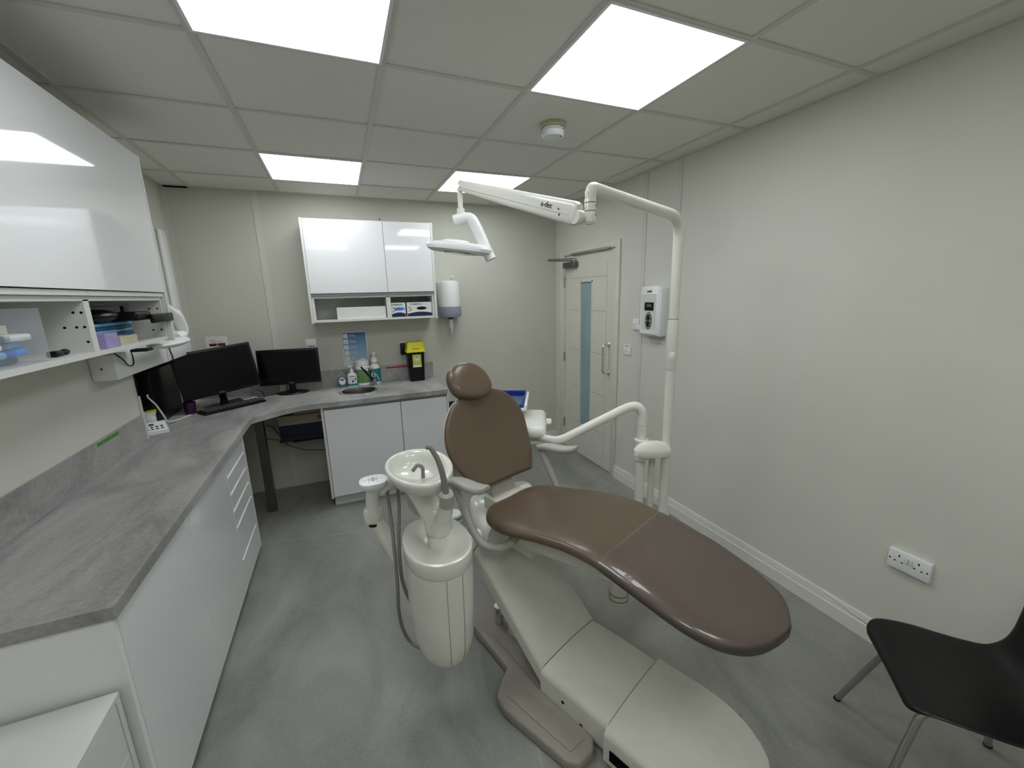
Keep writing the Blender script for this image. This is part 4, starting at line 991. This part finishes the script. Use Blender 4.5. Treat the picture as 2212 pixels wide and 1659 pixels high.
tr_ = [W(p[0], p[1], 0) for p in ((-.13, -.235), (.17, -.28), (.205, -.36), (.235, -.405), (.30, -.42), (.60, -.395), (.635, -.37), (.645, -.30), (.62, -.26), (.58, -.252), (.35, -.255), (.0, -.20))]
part('foot_tray', MB().prism([(p.x, p.y) for p in tr_], .001, .050, .010, 3), 'taupe', ch, 'raised taupe foot tray')
tr2 = [W(p[0], p[1], 0) for p in ((.27, -.375), (.59, -.362), (.60, -.285), (.30, -.300))]
part('tray_panel', MB().prism([(p.x, p.y) for p in tr2], .049, .054, .003, 2), 'taupe', ch)

# ------------------------------------------------------------------ light post, light
ol = thing('operating_light', 'cream overhead dental operating light on a tall curved post with a white arm', 'dental light', tuple(W(.41, .68, .3)))
part('post', MB().tube([W(.41, .68, .40), W(.41, .68, 1.50)], .0235, 24), 'cream', ol)
part('post_sleeve', MB().tube([W(.41, .68, 1.30), W(.41, .68, 1.31), W(.41, .68, 1.50), W(.41, .68, 1.545), W(.41, .68, 1.548)], [.026, .0285, .0285, .025, .020], 24), 'cream', ol)
part('sleeve_seam', MB().lathe([(.0242, 0), (.0247, .001), (.0242, .002)], tuple(W(.41, .68, 1.549)), 28, cap=False), 'greydark', ol)
part('sleeve_button', MB().ball(W(.41, .68, 1.365) - Vector((.55, .83, 0)) * .0125, .021, .021, .042, 24), 'cream', ol)
part('upper_arm', MB().tube([W(.41, .68, 1.50), W(.41, .68, 2.02), W(.43, -.06, 2.037), W(.43, -.06, 1.99)], [.0235, .0235, .019, .0185], 24, .10, seg=14), 'cream', ol, 'bent cream tube arm')
kn = W(.43, -.06, 0)
part('knuckle', MB().tube([kn + Vector((0, 0, 2.0)), kn + Vector((0, 0, 1.998)), kn + Vector((0, 0, 1.925)), kn + Vector((0, 0, 1.918))], [.0185, .0195, .0195, .015], 28), 'cream', ol)
part('knuckle_ring', MB().lathe([(.0196, 0), (.0200, .0012), (.0196, .0024)], (kn.x, kn.y, 1.985), 28, cap=False).lathe([(.0196, 0), (.0200, .0012), (.0196, .0024)], (kn.x, kn.y, 1.958), 28, cap=False), 'greydark', ol)
rt = Vector((.92, .38, 0)).normalized()
part('set_screw', MB().cyl(kn + Vector((0, 0, 1.976)) + Vector((.55, -.83, 0)) * .019, kn + Vector((0, 0, 1.976)) + Vector((.55, -.83, 0)) * .0205, .003, 10).cyl(kn + Vector((0, 0, 1.946)) + Vector((.55, -.83, 0)) * .019, kn + Vector((0, 0, 1.946)) + Vector((.55, -.83, 0)) * .0205, .003, 10), 'greydark', ol)
# flex arm
p0 = W(.395, -.082, 1.952); p1 = W(-.325, -.03, 2.190)
fd = (p1 - p0).normalized(); fs = Vector((0, 0, 1)).cross(fd).normalized(); fu = fd.cross(fs)
rr = []
for u, h_, w_ in ((0, .034, .018), (.02, .040, .022), (.5, .033, .020), (.93, .0235, .018), (.985, .0225, .017), (1.0, .016, .012)):
    c_ = p0.lerp(p1, u); ring = []
    for k in range(28):
        a_ = 2 * PI * k / 28; ca, sa = math.cos(a_), math.sin(a_)
        ring.append(c_ + fs * w_ * math.copysign(abs(ca) ** .6, ca) + fu * h_ * math.copysign(abs(sa) ** .55, sa))
    rr.append(ring)
part('flex_arm', MB().rings(rr), 'cream', ol, 'tapered white spring arm', sharp=50)
sn = -fs if fs.dot(cm.translation - p0) < 0 else fs
part('arm_seam', MB().rings([[p0.lerp(p1, u) + sn * (.0228 - .004 * u) + fu * (-.008 + dz_) for dz_ in (-.0006, .0006)] + [p0.lerp(p1, u) + sn * .02 + fu * -.008] for u in (.03, .96)]), 'greyplastic', ol)
part('arm_screw', MB().cyl(p0.lerp(p1, .10) + sn * .025 + fu * .004, p0.lerp(p1, .10) + sn * .0235 + fu * .004, .003, 12).cyl(p0.lerp(p1, .09) + sn * .018 - fu * .014, p0.lerp(p1, .09) + sn * .0225 - fu * .014, .004, 12).cyl(p0.lerp(p1, .96) + sn * .018 - fu * .006, p0.lerp(p1, .96) + sn * .019 - fu * .006, .0035, 12), 'greydark', ol)
tdir = -fd if sn.dot(fs) > 0 else -fd
text('lettering', 'a-dec', .028, 'lettering', ol, p0.lerp(p1, .185) + sn * .0222 + fu * .008, -fd, fu, bold=.0001)
part('elbow', MB().tube([kn + Vector((0, 0, 1.945)), p0 - fu * .012 + fd * .01], [.017, .016], 20).cyl(p0 - fs * .017 - fu * .008, p0 + fs * .017 - fu * .008, .024, 28), 'cream', ol)
# drop yoke to the lamp head
LCn = W(-.325, -.03, 0)
part('swivel', MB().tube([LCn + Vector((0, 0, 2.185)), LCn + Vector((0, 0, 2.09)), LCn + Vector((0, 0, 2.088)), LCn + Vector((0, 0, 2.055))], [.012, .012, .019, .019], 20), 'cream', ol)
lr = RX.copy(); lr.z = 0; lr.normalize()
lf_ = Vector((-lr.y, lr.x, 0))
def LP(u, d_, z_): return LCn + lr * u + lf_ * d_ + Vector((0, 0, z_))
yk = [LP(-.035, 0, 2.035), LP(.03, 0, 2.045), LP(.062, 0, 2.02), LP(.115, 0, 1.90), LP(.135, 0, 1.855)]
rr = []
for i, p in enumerate(spline(yk, 6)):
    u = i / 24; w_ = .024 + .012 * u; 
    a_d = (LP(.115, 0, 1.87) - LP(.03, 0, 2.045)).normalized() if i > 10 else None
    rr.append((p, w_))
def ribbon(rr, th):
    m_ = MB(); rings_ = []
    for i, (p, w_) in enumerate(rr):
        a_ = rr[max(0, i - 1)][0]; b_ = rr[min(len(rr) - 1, i + 1)][0]; T = (b_ - a_).normalized(); N_ = lf_.cross(T).normalized()
        ring = []
        for k in range(20):
            q = 2 * PI * k / 20; ca, sa = math.cos(q), math.sin(q)
            ring.append(p + lf_ * w_ * math.copysign(abs(ca) ** .7, ca) + N_ * th * math.copysign(abs(sa) ** .8, sa))
        rings_.append(ring)
    return m_.rings(rings_)
part('yoke', ribbon(rr, .026), 'white', ol, sharp=50)
hdc = LP(-.012, 0, 1.912); hax = (lr - Vector((0, 0, .13))).normalized(); hup = hax.cross(lf_).normalized() * -1
if hup.z < 0: hup = -hup
hm_ = MB(); rr = []
for zz, sc in ((-.022, .86), (-.014, .97), (0, 1.0), (.012, .96), (.020, .80)):
    ring = []
    for k in range(40):
        q = 2 * PI * k / 40; ca, sa = math.cos(q), math.sin(q)
        ring.append(hdc + hax * (.160 * sc * math.copysign(abs(ca) ** .62, ca)) + lf_ * (.085 * sc * math.copysign(abs(sa) ** .85, sa)) + hup * zz)
    rr.append(ring)
lh = part('lamp_head', hm_.rings(rr), 'white', ol, 'flat oval white lamp head')
part('lamp_handle', MB().ball(hdc + hax * .12 + hup * .004, .028, .03, .018, 16), 'white', ol)
part('lamp_cover', MB().rings([[hdc + hax * (-.02 + .065 * sc * math.cos(2 * PI * k / 32)) + lf_ * .055 * sc * math.sin(2 * PI * k / 32) + hup * zz for k in range(32)] for zz, sc in ((.018, 1.05), (.028, 1.0), (.033, .85))]), 'white', ol)
part('lens', MB().rings([[hdc + hax * (.08 * sc * math.cos(2 * PI * k / 32)) + lf_ * .06 * sc * math.sin(2 * PI * k / 32) - hup * zz for k in range(32)] for zz, sc in ((.021, 1.0), (.027, .95))]), 'steel', ol)

# ------------------------------------------------------------------ delivery unit
dl = thing('delivery_unit', 'cream instrument delivery unit on a curved tube arm behind the backrest', 'dental delivery unit', tuple(W(.30, .62, .4)))
part('column', MB().tube([W(.30, .62, .40), W(.30, .62, .90)], .024, 20), 'cream', dl)
part('rear_column', MB().tube([W(.345, .66, .40), W(.345, .66, .88)], .017, 16), 'cream_matt', dl)
part('collar', MB().tube([W(.30, .62, .80), W(.30, .62, .805), W(.30, .62, .918), W(.30, .62, .92)], [.030, .034, .034, .030], 24).tube([W(.30, .62, .905), W(.30, .62, .918)], .038, 24), 'cream', dl)
dm = W(.375, .60, .885); rr = []
for zz, sc in ((-.034, .94), (-.030, 1.0), (.002, 1.0), (.005, .97), (.022, .84), (.036, .64), (.045, .40), (.048, .15)):
    rr.append([dm + Lq * (.052 * sc * math.sin(2 * PI * k / 36)) * 1.0 + (A * .7 + Lq * .35).normalized() * (.034 * sc * math.cos(2 * PI * k / 36)) + RX * (.060 * sc * math.cos(2 * PI * k / 36)) + Vector((0, 0, zz)) for k in range(36)])
part('domed_cap', MB().rings(rr), 'cream', dl, 'domed cream cap', sharp=40)
arm = [W(.30, .62, .91), W(.30, .62, 1.105), W(.16, .53, 1.075), W(-.075, .32, .935), W(-.14, .33, .955)]
arm = [W(.30, .62, .91), W(.30, .62, 1.135), W(-.030, .340, .905), W(-.12, .36, .885), W(-.20, .36, .885)]
part('curved_arm', MB().tube(arm, [.0245, .0245, .0235, .022, .022], 20, .12, seg=14), 'cream', dl, 'curved cream tube arm')
part('arm_ribs', MB().lathe([(.0250, 0), (.0262, .002), (.0250, .004)], W(.30, .62, .95), 24, cap=False).lathe([(.0250, 0), (.0262, .002), (.0250, .004)], W(.30, .62, .975), 24, cap=False).lathe([(.0250, 0), (.0262, .002), (.0250, .004)], W(.30, .62, 1.0), 24, cap=False), 'cream_matt', dl)
du = Vector((0, 0, 1)); dr_ = (A * -.25 + Lq * .29).normalized()     # along the right edge, away from the camera
df = (A * -.29 + Lq * -.25).normalized()
hc = W(-.255, .490, .920) + df * .20
part('head', MB().obox(hc, (.38, .40, .080), dr_, None, .037, 6), 'cream', dl, 'cream instrument head')
part('head_base', MB().obox(hc - Vector((0, 0, .045)), (.32, .36, .03), dr_, None, .012, 2), 'greyplastic', dl)
part('knob', MB().cyl(hc - df * .20 + dr_ * .02 + Vector((0, 0, .0)), hc - df * .23 + dr_ * .02, .020, 16).cyl(hc - df * .20 + dr_ * .02, hc - df * .226 + dr_ * .02, .024, 8), 'cream', dl)
part('indicator', MB().cyl(hc - dr_ * .1805 - df * .10 + Vector((0, 0, -.012)), hc - dr_ * .1815 - df * .10 + Vector((0, 0, -.012)), .004, 10).cyl(hc - dr_ * .1805 - df * .10 + Vector((0, 0, -.024)), hc - dr_ * .1815 - df * .10 + Vector((0, 0, -.024)), .004, 10), 'blackvoid', dl)
for k in range(4):
    q0 = hc - dr_ * .16 + df * (.04 + .035 * k) + Vector((0, 0, -.06)); q1 = W(-.16 + .012 * k, .13 + .012 * k, .60)
    mid = Vector((q0.x * .45 + q1.x * .55, q0.y * .45 + q1.y * .55, .30))
    part('hose', MB().tube(spline([q0, q0 + Vector((0, 0, -.12)) - dr_ * .02, mid + Vector((.01 * k, 0, 0)), Vector((q1.x, q1.y, .45)), q1 + Vector((0, 0, .0))], 8), .0055, 8), 'greyhose', dl)
# tray on the delivery head
th_ = W(-.53, .555, 0); tc_ = W(-.44, .515, 1.005) + df * .145
tc_.z = 1.012
part('tray_holder', MB().obox(tc_, (.36, .29, .008), dr_, None, .003).obox(tc_ - df * .146 + Vector((0, 0, .014)), (.36, .014, .034), dr_, None, .003).obox(tc_ - dr_ * .176 + Vector((0, 0, .006)), (.012, .29, .018), dr_, None, .003).tube([tc_ + Vector((0, 0, -.004)), Vector((tc_.x, tc_.y, .945))], .02, 12), 'white', dl, 'white tray holder')
bt = thing('instrument_tray', 'blue instrument tray on the delivery unit, behind the backrest', 'tray', tuple(tc_ + Vector((0, 0, .005))))
part('tray_floor', MB().obox(tc_ + Vector((0, 0, .007)), (.32, .25, .004), dr_), 'blueglass', bt, 'blue-grey paper liner')
rim = MB()
for s1, s2 in ((dr_, df), (df, dr_)):
    for sg in (-1, 1):
        ln = .30 if s1 is df else .22; off = (.105 if s1 is df else .145)
        rim.obox(tc_ + s1 * sg * off * (1.0) + Vector((0, 0, .017)), (ln if s2 is dr_ else .012, .012 if s2 is dr_ else ln, .024), dr_, None, .003) if False else None
rim.obox(tc_ + dr_ * .158 + Vector((0, 0, .024)), (.012, .26, .040), dr_, None, .003).obox(tc_ - dr_ * .158 + Vector((0, 0, .018)), (.012, .26, .026), dr_, None, .003).obox(tc_ + df * .125 + Vector((0, 0, .018)), (.32, .012, .026), dr_, None, .003).obox(tc_ - df * .125 + Vector((0, 0, .018)), (.32, .012, .026), dr_, None, .003)
part('tray_rim', rim, 'bluetray', bt)
# mounting link under the seat
ml = ch
part('support_link', MB().tube([W(.41, .20, .44), W(.40, .68, .44)], .038, 16), 'cream_matt', ml)
part('pivot_drum', MB().tube([W(.41, .25, .205), W(.41, .25, .215), W(.41, .25, .60)], [.040, .046, .046], 32), 'cream', ml)
part('drum_ring', MB().lathe([(.0465, 0), (.0475, .002), (.0465, .004)], W(.41, .25, .235), 32, cap=False).lathe([(.0465, 0), (.0475, .002), (.0465, .004)], W(.41, .25, .262), 32, cap=False), 'greydark', ml)
part('post_socket', MB().tube([W(.41, .68, .36), W(.41, .68, .50)], .034, 24).tube([W(.30, .62, .36), W(.30, .62, .50)], .031, 24).obox(W(.36, .64, .42), (.14, .10, .08), A, None, .02), 'cream', ml)
part('bracket_tab', MB().obox(W(.30, .20, .40), (.03, .02, .12), A, None, .004), 'cream', ml)

# ------------------------------------------------------------------ cuspidor
bx, by = 1.212, .852
ax_l = Vector((-.08, 1.0, 0)).normalized(); ax_s = Vector((ax_l.y, -ax_l.x, 0))
def ov(s_, l_, z_, n=40, dx=0, dy=0, p=2.2): return [Vector((bx + dx, by + dy, z_)) + ax_s * s_ * math.copysign(abs(math.cos(a_)) ** (2 / p), math.cos(a_)) + ax_l * l_ * math.copysign(abs(math.sin(a_)) ** (2 / p), math.sin(a_)) for a_ in [2 * PI * k / n for k in range(n)]]
cu_ = thing('cuspidor_unit', 'cream cuspidor with rinse basin on an oval column, left of the dental chair', 'cuspidor', (bx, by, .25))
part('housing', MB().rings([ov(.05, .07, .235), ov(.065, .09, .24), ov(.070, .10, .262), ov(.085, .13, .265), ov(.105, .155, .30), ov(.118, .168, .36), ov(.124, .176, .50), ov(.127, .180, .69)]), 'cream', cu_, 'oval cream housing', sharp=40)
part('top_cover', MB().rings([ov(.1268, .1798, .692), ov(.1285, .182, .695), ov(.129, .183, .742), ov(.127, .181, .752), ov(.120, .173, .756), ov(.110, .160, .748), ov(.07, .11, .722), ov(.03, .05, .712)]), 'cream', cu_, sharp=50)
# seams of the front door panel of the housing
sm = MB()
for ang in (-1.72, -1.28):
    pts_ = []
    for z_, s_, l_ in ((.30, .1055, .1555), (.36, .1185, .1685), (.50, .1245, .1765), (.69, .1275, .1805)):
        p = Vector((bx, by, z_)) + ax_s * s_ * math.copysign(abs(math.cos(ang)) ** (2 / 2.2), math.cos(ang)) + ax_l * l_ * math.copysign(abs(math.sin(ang)) ** (2 / 2.2), math.sin(ang)); pts_.append(p)
    sm.tube(pts_, .0009, 6)
part('panel_seam', sm, 'lettergrey', cu_)
nk = Vector((1.225, .875, 0))
part('neck', MB().tube([nk + Vector((0, 0, .70)), nk + Vector((0, 0, .79))], .045, 28), 'cream', cu_)
part('neck_elbow', MB().tube([nk + Vector((0, 0, .775)), nk + Vector((0, 0, .776)), nk + Vector((0, .0, .83)), Vector((1.175, .96, .91)), Vector((1.165, .98, .945))], [.044, .048, .052, .044, .040], 28, .05), 'cream', cu_, sharp=50)
part('basin_stem', MB().rings([[Vector((1.18 + s_ * math.cos(2 * PI * k / 28), 1.00 + s_ * 1.2 * math.sin(2 * PI * k / 28), z_)) for k in range(28)] for s_, z_ in ((.03, .80), (.05, .84), (.056, .90), (.060, .948))]), 'greyplastic', cu_, sharp=50)
# bowl: egg shaped rim with a deep far part
ux_, uy_ = 1.182, .945
def egg(s_, l_, z_, n=48, dy=0.0, dx=0.0):
    r_ = []
    for k in range(n):
        a_ = 2 * PI * k / n; c_, s2 = math.cos(a_), math.sin(a_)
        r_.append(Vector((ux_ + dx, uy_ + dy, z_)) + ax_s * s_ * c_ * (1 + .0 * s2) * (1.0 + .10 * s2) + ax_l * l_ * s2)
    return r_
bw = part('basin', MB().rings([egg(.05, .08, .945, dy=.03), egg(.085, .13, .952, dy=.02), egg(.112, .170, .980), egg(.127, .191, 1.008), egg(.130, .195, 1.020), egg(.128, .193, 1.029), egg(.123, .188, 1.033), egg(.114, .175, 1.029, dy=.004, dx=-.001), egg(.102, .142, 1.022, dy=.030, dx=-.008), egg(.096, .130, 1.008, dy=.034, dx=-.009), egg(.090, .121, .985, dy=.036, dx=-.009), egg(.080, .108, .968, dy=.036, dx=-.006), egg(.03, .04, .962, dy=.03)]), 'basin', cu_, 'glossy cream basin', sharp=70)
part('drain_cap', MB().lathe([(.022, 0), (.022, .008), (.016, .014), (.013, .022), (0, .022)], (1.19, .93, .961), 24), 'basin', cu_)
part('spout', MB().tube([(1.19, .93, .975), (1.192, .93, 1.030), (1.172, .935, 1.040), (1.153, .940, 1.015)], .0075, 12, .022), 'greyhose', cu_, 'bent grey cup-fill spout')
part('holder_tube', MB().tube([Vector((1.225, .876, .780)), Vector((1.230, .850, .800)), Vector((1.236, .800, .870)), Vector((1.240, .757, .943))], [.046, .045, .030, .0245], 24, .03), 'cream', cu_, sharp=60)
part('elbow_ball', MB().ball((1.225, .868, .800), .050, .050, .050, 28), 'cream', cu_)
part('elbow_seam', MB().lathe([(.0455, 0), (.0462, .0012), (.0455, .0024)], (nk.x, nk.y, .765), 28, cap=False), 'lettergrey', cu_)
part('tip_socket', MB().tube([Vector((1.240, .757, .938)), Vector((1.240, .755, .943)), Vector((1.239, .742, .990)), Vector((1.239, .740, .997))], [.0245, .0268, .0258, .018], 24), 'greyplastic', cu_, 'grey socket cap')
part('suction_tip', MB().tube(spline([(1.238, .741, .992), (1.231, .745, 1.065), (1.217, .752, 1.125), (1.196, .762, 1.168), (1.184, .768, 1.166)], 6), [.012 - .005 * min(1, i / 24) for i in range(25)], 12), 'greyhose', cu_, 'curved grey suction tip')
# assistant arm with touch pad
aa = MB().tube([(1.135, .98, .45), (1.10, 1.06, .52), (1.02, 1.11, .70), (.99, 1.115, .76)], [.034, .034, .032, .030], 20, .05)
part('assistant_arm', aa, 'cream', cu_, sharp=50)
part('knuckle_joint', MB().obox((.993, 1.11, .775), (.075, .055, .085), (1, .1, 0), None, .025, 4), 'cream', cu_)
part('knuckle_plug', MB().cyl((.992, 1.10, .742), (.992, 1.10, .732), .022, 20), 'black', cu_)
part('upright', MB().tube([(.993, 1.112, .77), (.998, 1.11, .86), (1.005, 1.10, .915)], [.030, .027, .030], 20, .03), 'cream', cu_)
tpz = .935
part('touch_pad', MB().rings([[Vector((1.008 + s_ * .058 * math.copysign(abs(math.cos(a_)) ** .8, math.cos(a_)) , 1.10 + s_ * .055 * math.copysign(abs(math.sin(a_)) ** .8, math.sin(a_)), z_)) for a_ in [2 * PI * k / 36 for k in range(36)]] for s_, z_ in ((.55, .895), (.9, .915), (1, .928), (.97, .938), (.85, .941))]), 'white', cu_, sharp=50)
pb_ = MB()
for dx_, dy_ in ((0, 0), (.014, 0), (-.014, 0), (0, .014), (0, -.014)): pb_.box((1.008 + dx_ - .006, 1.10 + dy_ - .006, .941), (1.008 + dx_ + .006, 1.10 + dy_ + .006, .9422))
for k in range(6): a_ = 2 * PI * k / 6; pb_.box((1.008 + .033 * math.cos(a_) - .003, 1.10 + .030 * math.sin(a_) - .002, .941), (1.008 + .033 * math.cos(a_) + .003, 1.10 + .030 * math.sin(a_) + .002, .942))
part('pad_button', pb_, 'greyplastic', cu_)
part('link_bar', MB().tube([(1.03, 1.11, .875), (1.075, 1.12, .90), (1.13, 1.05, .955)], [.026, .020, .02], 16, .03), 'cream', cu_)
for pts_ in ([(1.062, 1.14, .90), (1.062, 1.08, .80), (1.06, 1.0, .66), (1.055, .96, .50), (1.05, .96, .40), (1.06, .97, .29), (1.085, .97, .215), (1.12, .93, .205), (1.15, .90, .25)], [(1.11, 1.14, .905), (1.10, 1.07, .80), (1.08, 1.0, .67), (1.078, .98, .52), (1.10, .97, .42), (1.125, .94, .40)]):
    part('hose', MB().tube(spline(pts_, 8), .0075, 10), 'greyhose', cu_, 'grey suction hose')
part('mount_arm', MB().tube([(1.27, .98, .48), (1.40, 1.12, .50), W(-.10, -.08, .56)], [.04, .04, .04], 20, .06), 'cream', cu_)

# small cup on floor pedal side (white canister seen behind the cuspidor)
gc = thing('floor_canister', 'small white canister with a green rim, on the floor behind the cuspidor', 'canister', (1.50, 1.80, 0))
part('body', MB().lathe([(.07, 0), (.075, .005), (.075, .22), (.06, .24), (0, .24)], (1.50, 1.80, 0), 28), 'greyplastic', gc)
part('lid', MB().lathe([(.062, .24), (.066, .245), (.066, .28), (.05, .30), (0, .302)], (1.50, 1.80, 0), 28), 'white', gc)
part('rim', MB().lathe([(.0665, .276), (.067, .284), (.0605, .292)], (1.50, 1.80, 0), 28, cap=False), 'greenlabel', gc, 'green rim')

# ------------------------------------------------------------------ black visitor chair
F = Vector((-.70, .714, 0)).normalized(); S_ = Vector((-.714, -.70, 0)).normalized()
FC = Vector((2.515, -.040, 0))
def Q(f_, s_, z_): return FC + F * f_ + S_ * s_ + Vector((0, 0, z_))
bc = thing('visitor_chair', 'black leather-look visitor chair with steel tube legs in the lower right corner', 'chair', tuple(Q(-.2, 0, 0)))
prof = [(.0, .436, .150), (-.012, .450, .182), (-.04, .459, .198), (-.12, .456, .206), (-.20, .448, .205), (-.27, .448, .198), (-.325, .462, .186), (-.362, .505, .176), (-.380, .56, .172), (-.398, .64, .182), (-.415, .72, .195), (-.43, .80, .180), (-.437, .84, .13)]
pp = spline([(p[0], p[1], p[2]) for p in prof], 4)
rr = []
for i, p in enumerate(pp):
    a_ = pp[max(0, i - 1)]; b_ = pp[min(len(pp) - 1, i + 1)]
    T = Vector((b_.x - a_.x, b_.y - a_.y)).normalized()
    up_f, up_z = T.y * 1.0, -T.x * 1.0
    ring = []
    for k in range(32):
        q = 2 * PI * k / 32; ca, sa = math.cos(q), math.sin(q)
        s_ = p.z * math.copysign(abs(ca) ** .7, ca); th = .012 * math.copysign(abs(sa) ** .7, sa)
        cup = .018 * (s_ / .2) ** 2
        ring.append(Q(p.x + up_f * (th + cup), s_, p.y + up_z * (th + cup)))
    rr.append(ring)
part('seat_shell', MB().rings(rr), 'blackleather', bc, 'one-piece black seat and back shell', sharp=60)
rim_t = .011
for sg, ft, tp_ in ((-1, None, None), (1, None, None)): pass
legs = {'far_front': [Q(.015, -.275, .0), Q(-.055, -.135, .410), Q(-.12, -.115, .432), Q(-.2, -.110, .434)], 'near_front': [Q(.052, .175, 0), Q(-.045, .115, .410), Q(-.11, .105, .432), Q(-.2, .105, .434)],
        'far_rear': [Q(-.44, -.260, 0), Q(-.33, -.130, .410), Q(-.27, -.115, .432), Q(-.2, -.110, .434)], 'near_rear': [Q(-.44, .21, 0), Q(-.33, .115, .410), Q(-.27, .105, .432), Q(-.2, .105, .434)]}
for k, v in legs.items():
    lg = part('leg', MB().tube(v, rim_t, 16, .05), 'steel', bc)
    part('foot_cap', MB().cyl(v[0], v[0] + (v[1] - v[0]).normalized() * .012, .0125, 16), 'black', lg)
part('cross_rail', MB().tube([Q(-.2, -.110, .434), Q(-.2, .105, .434)], .010, 14), 'steel', bc)
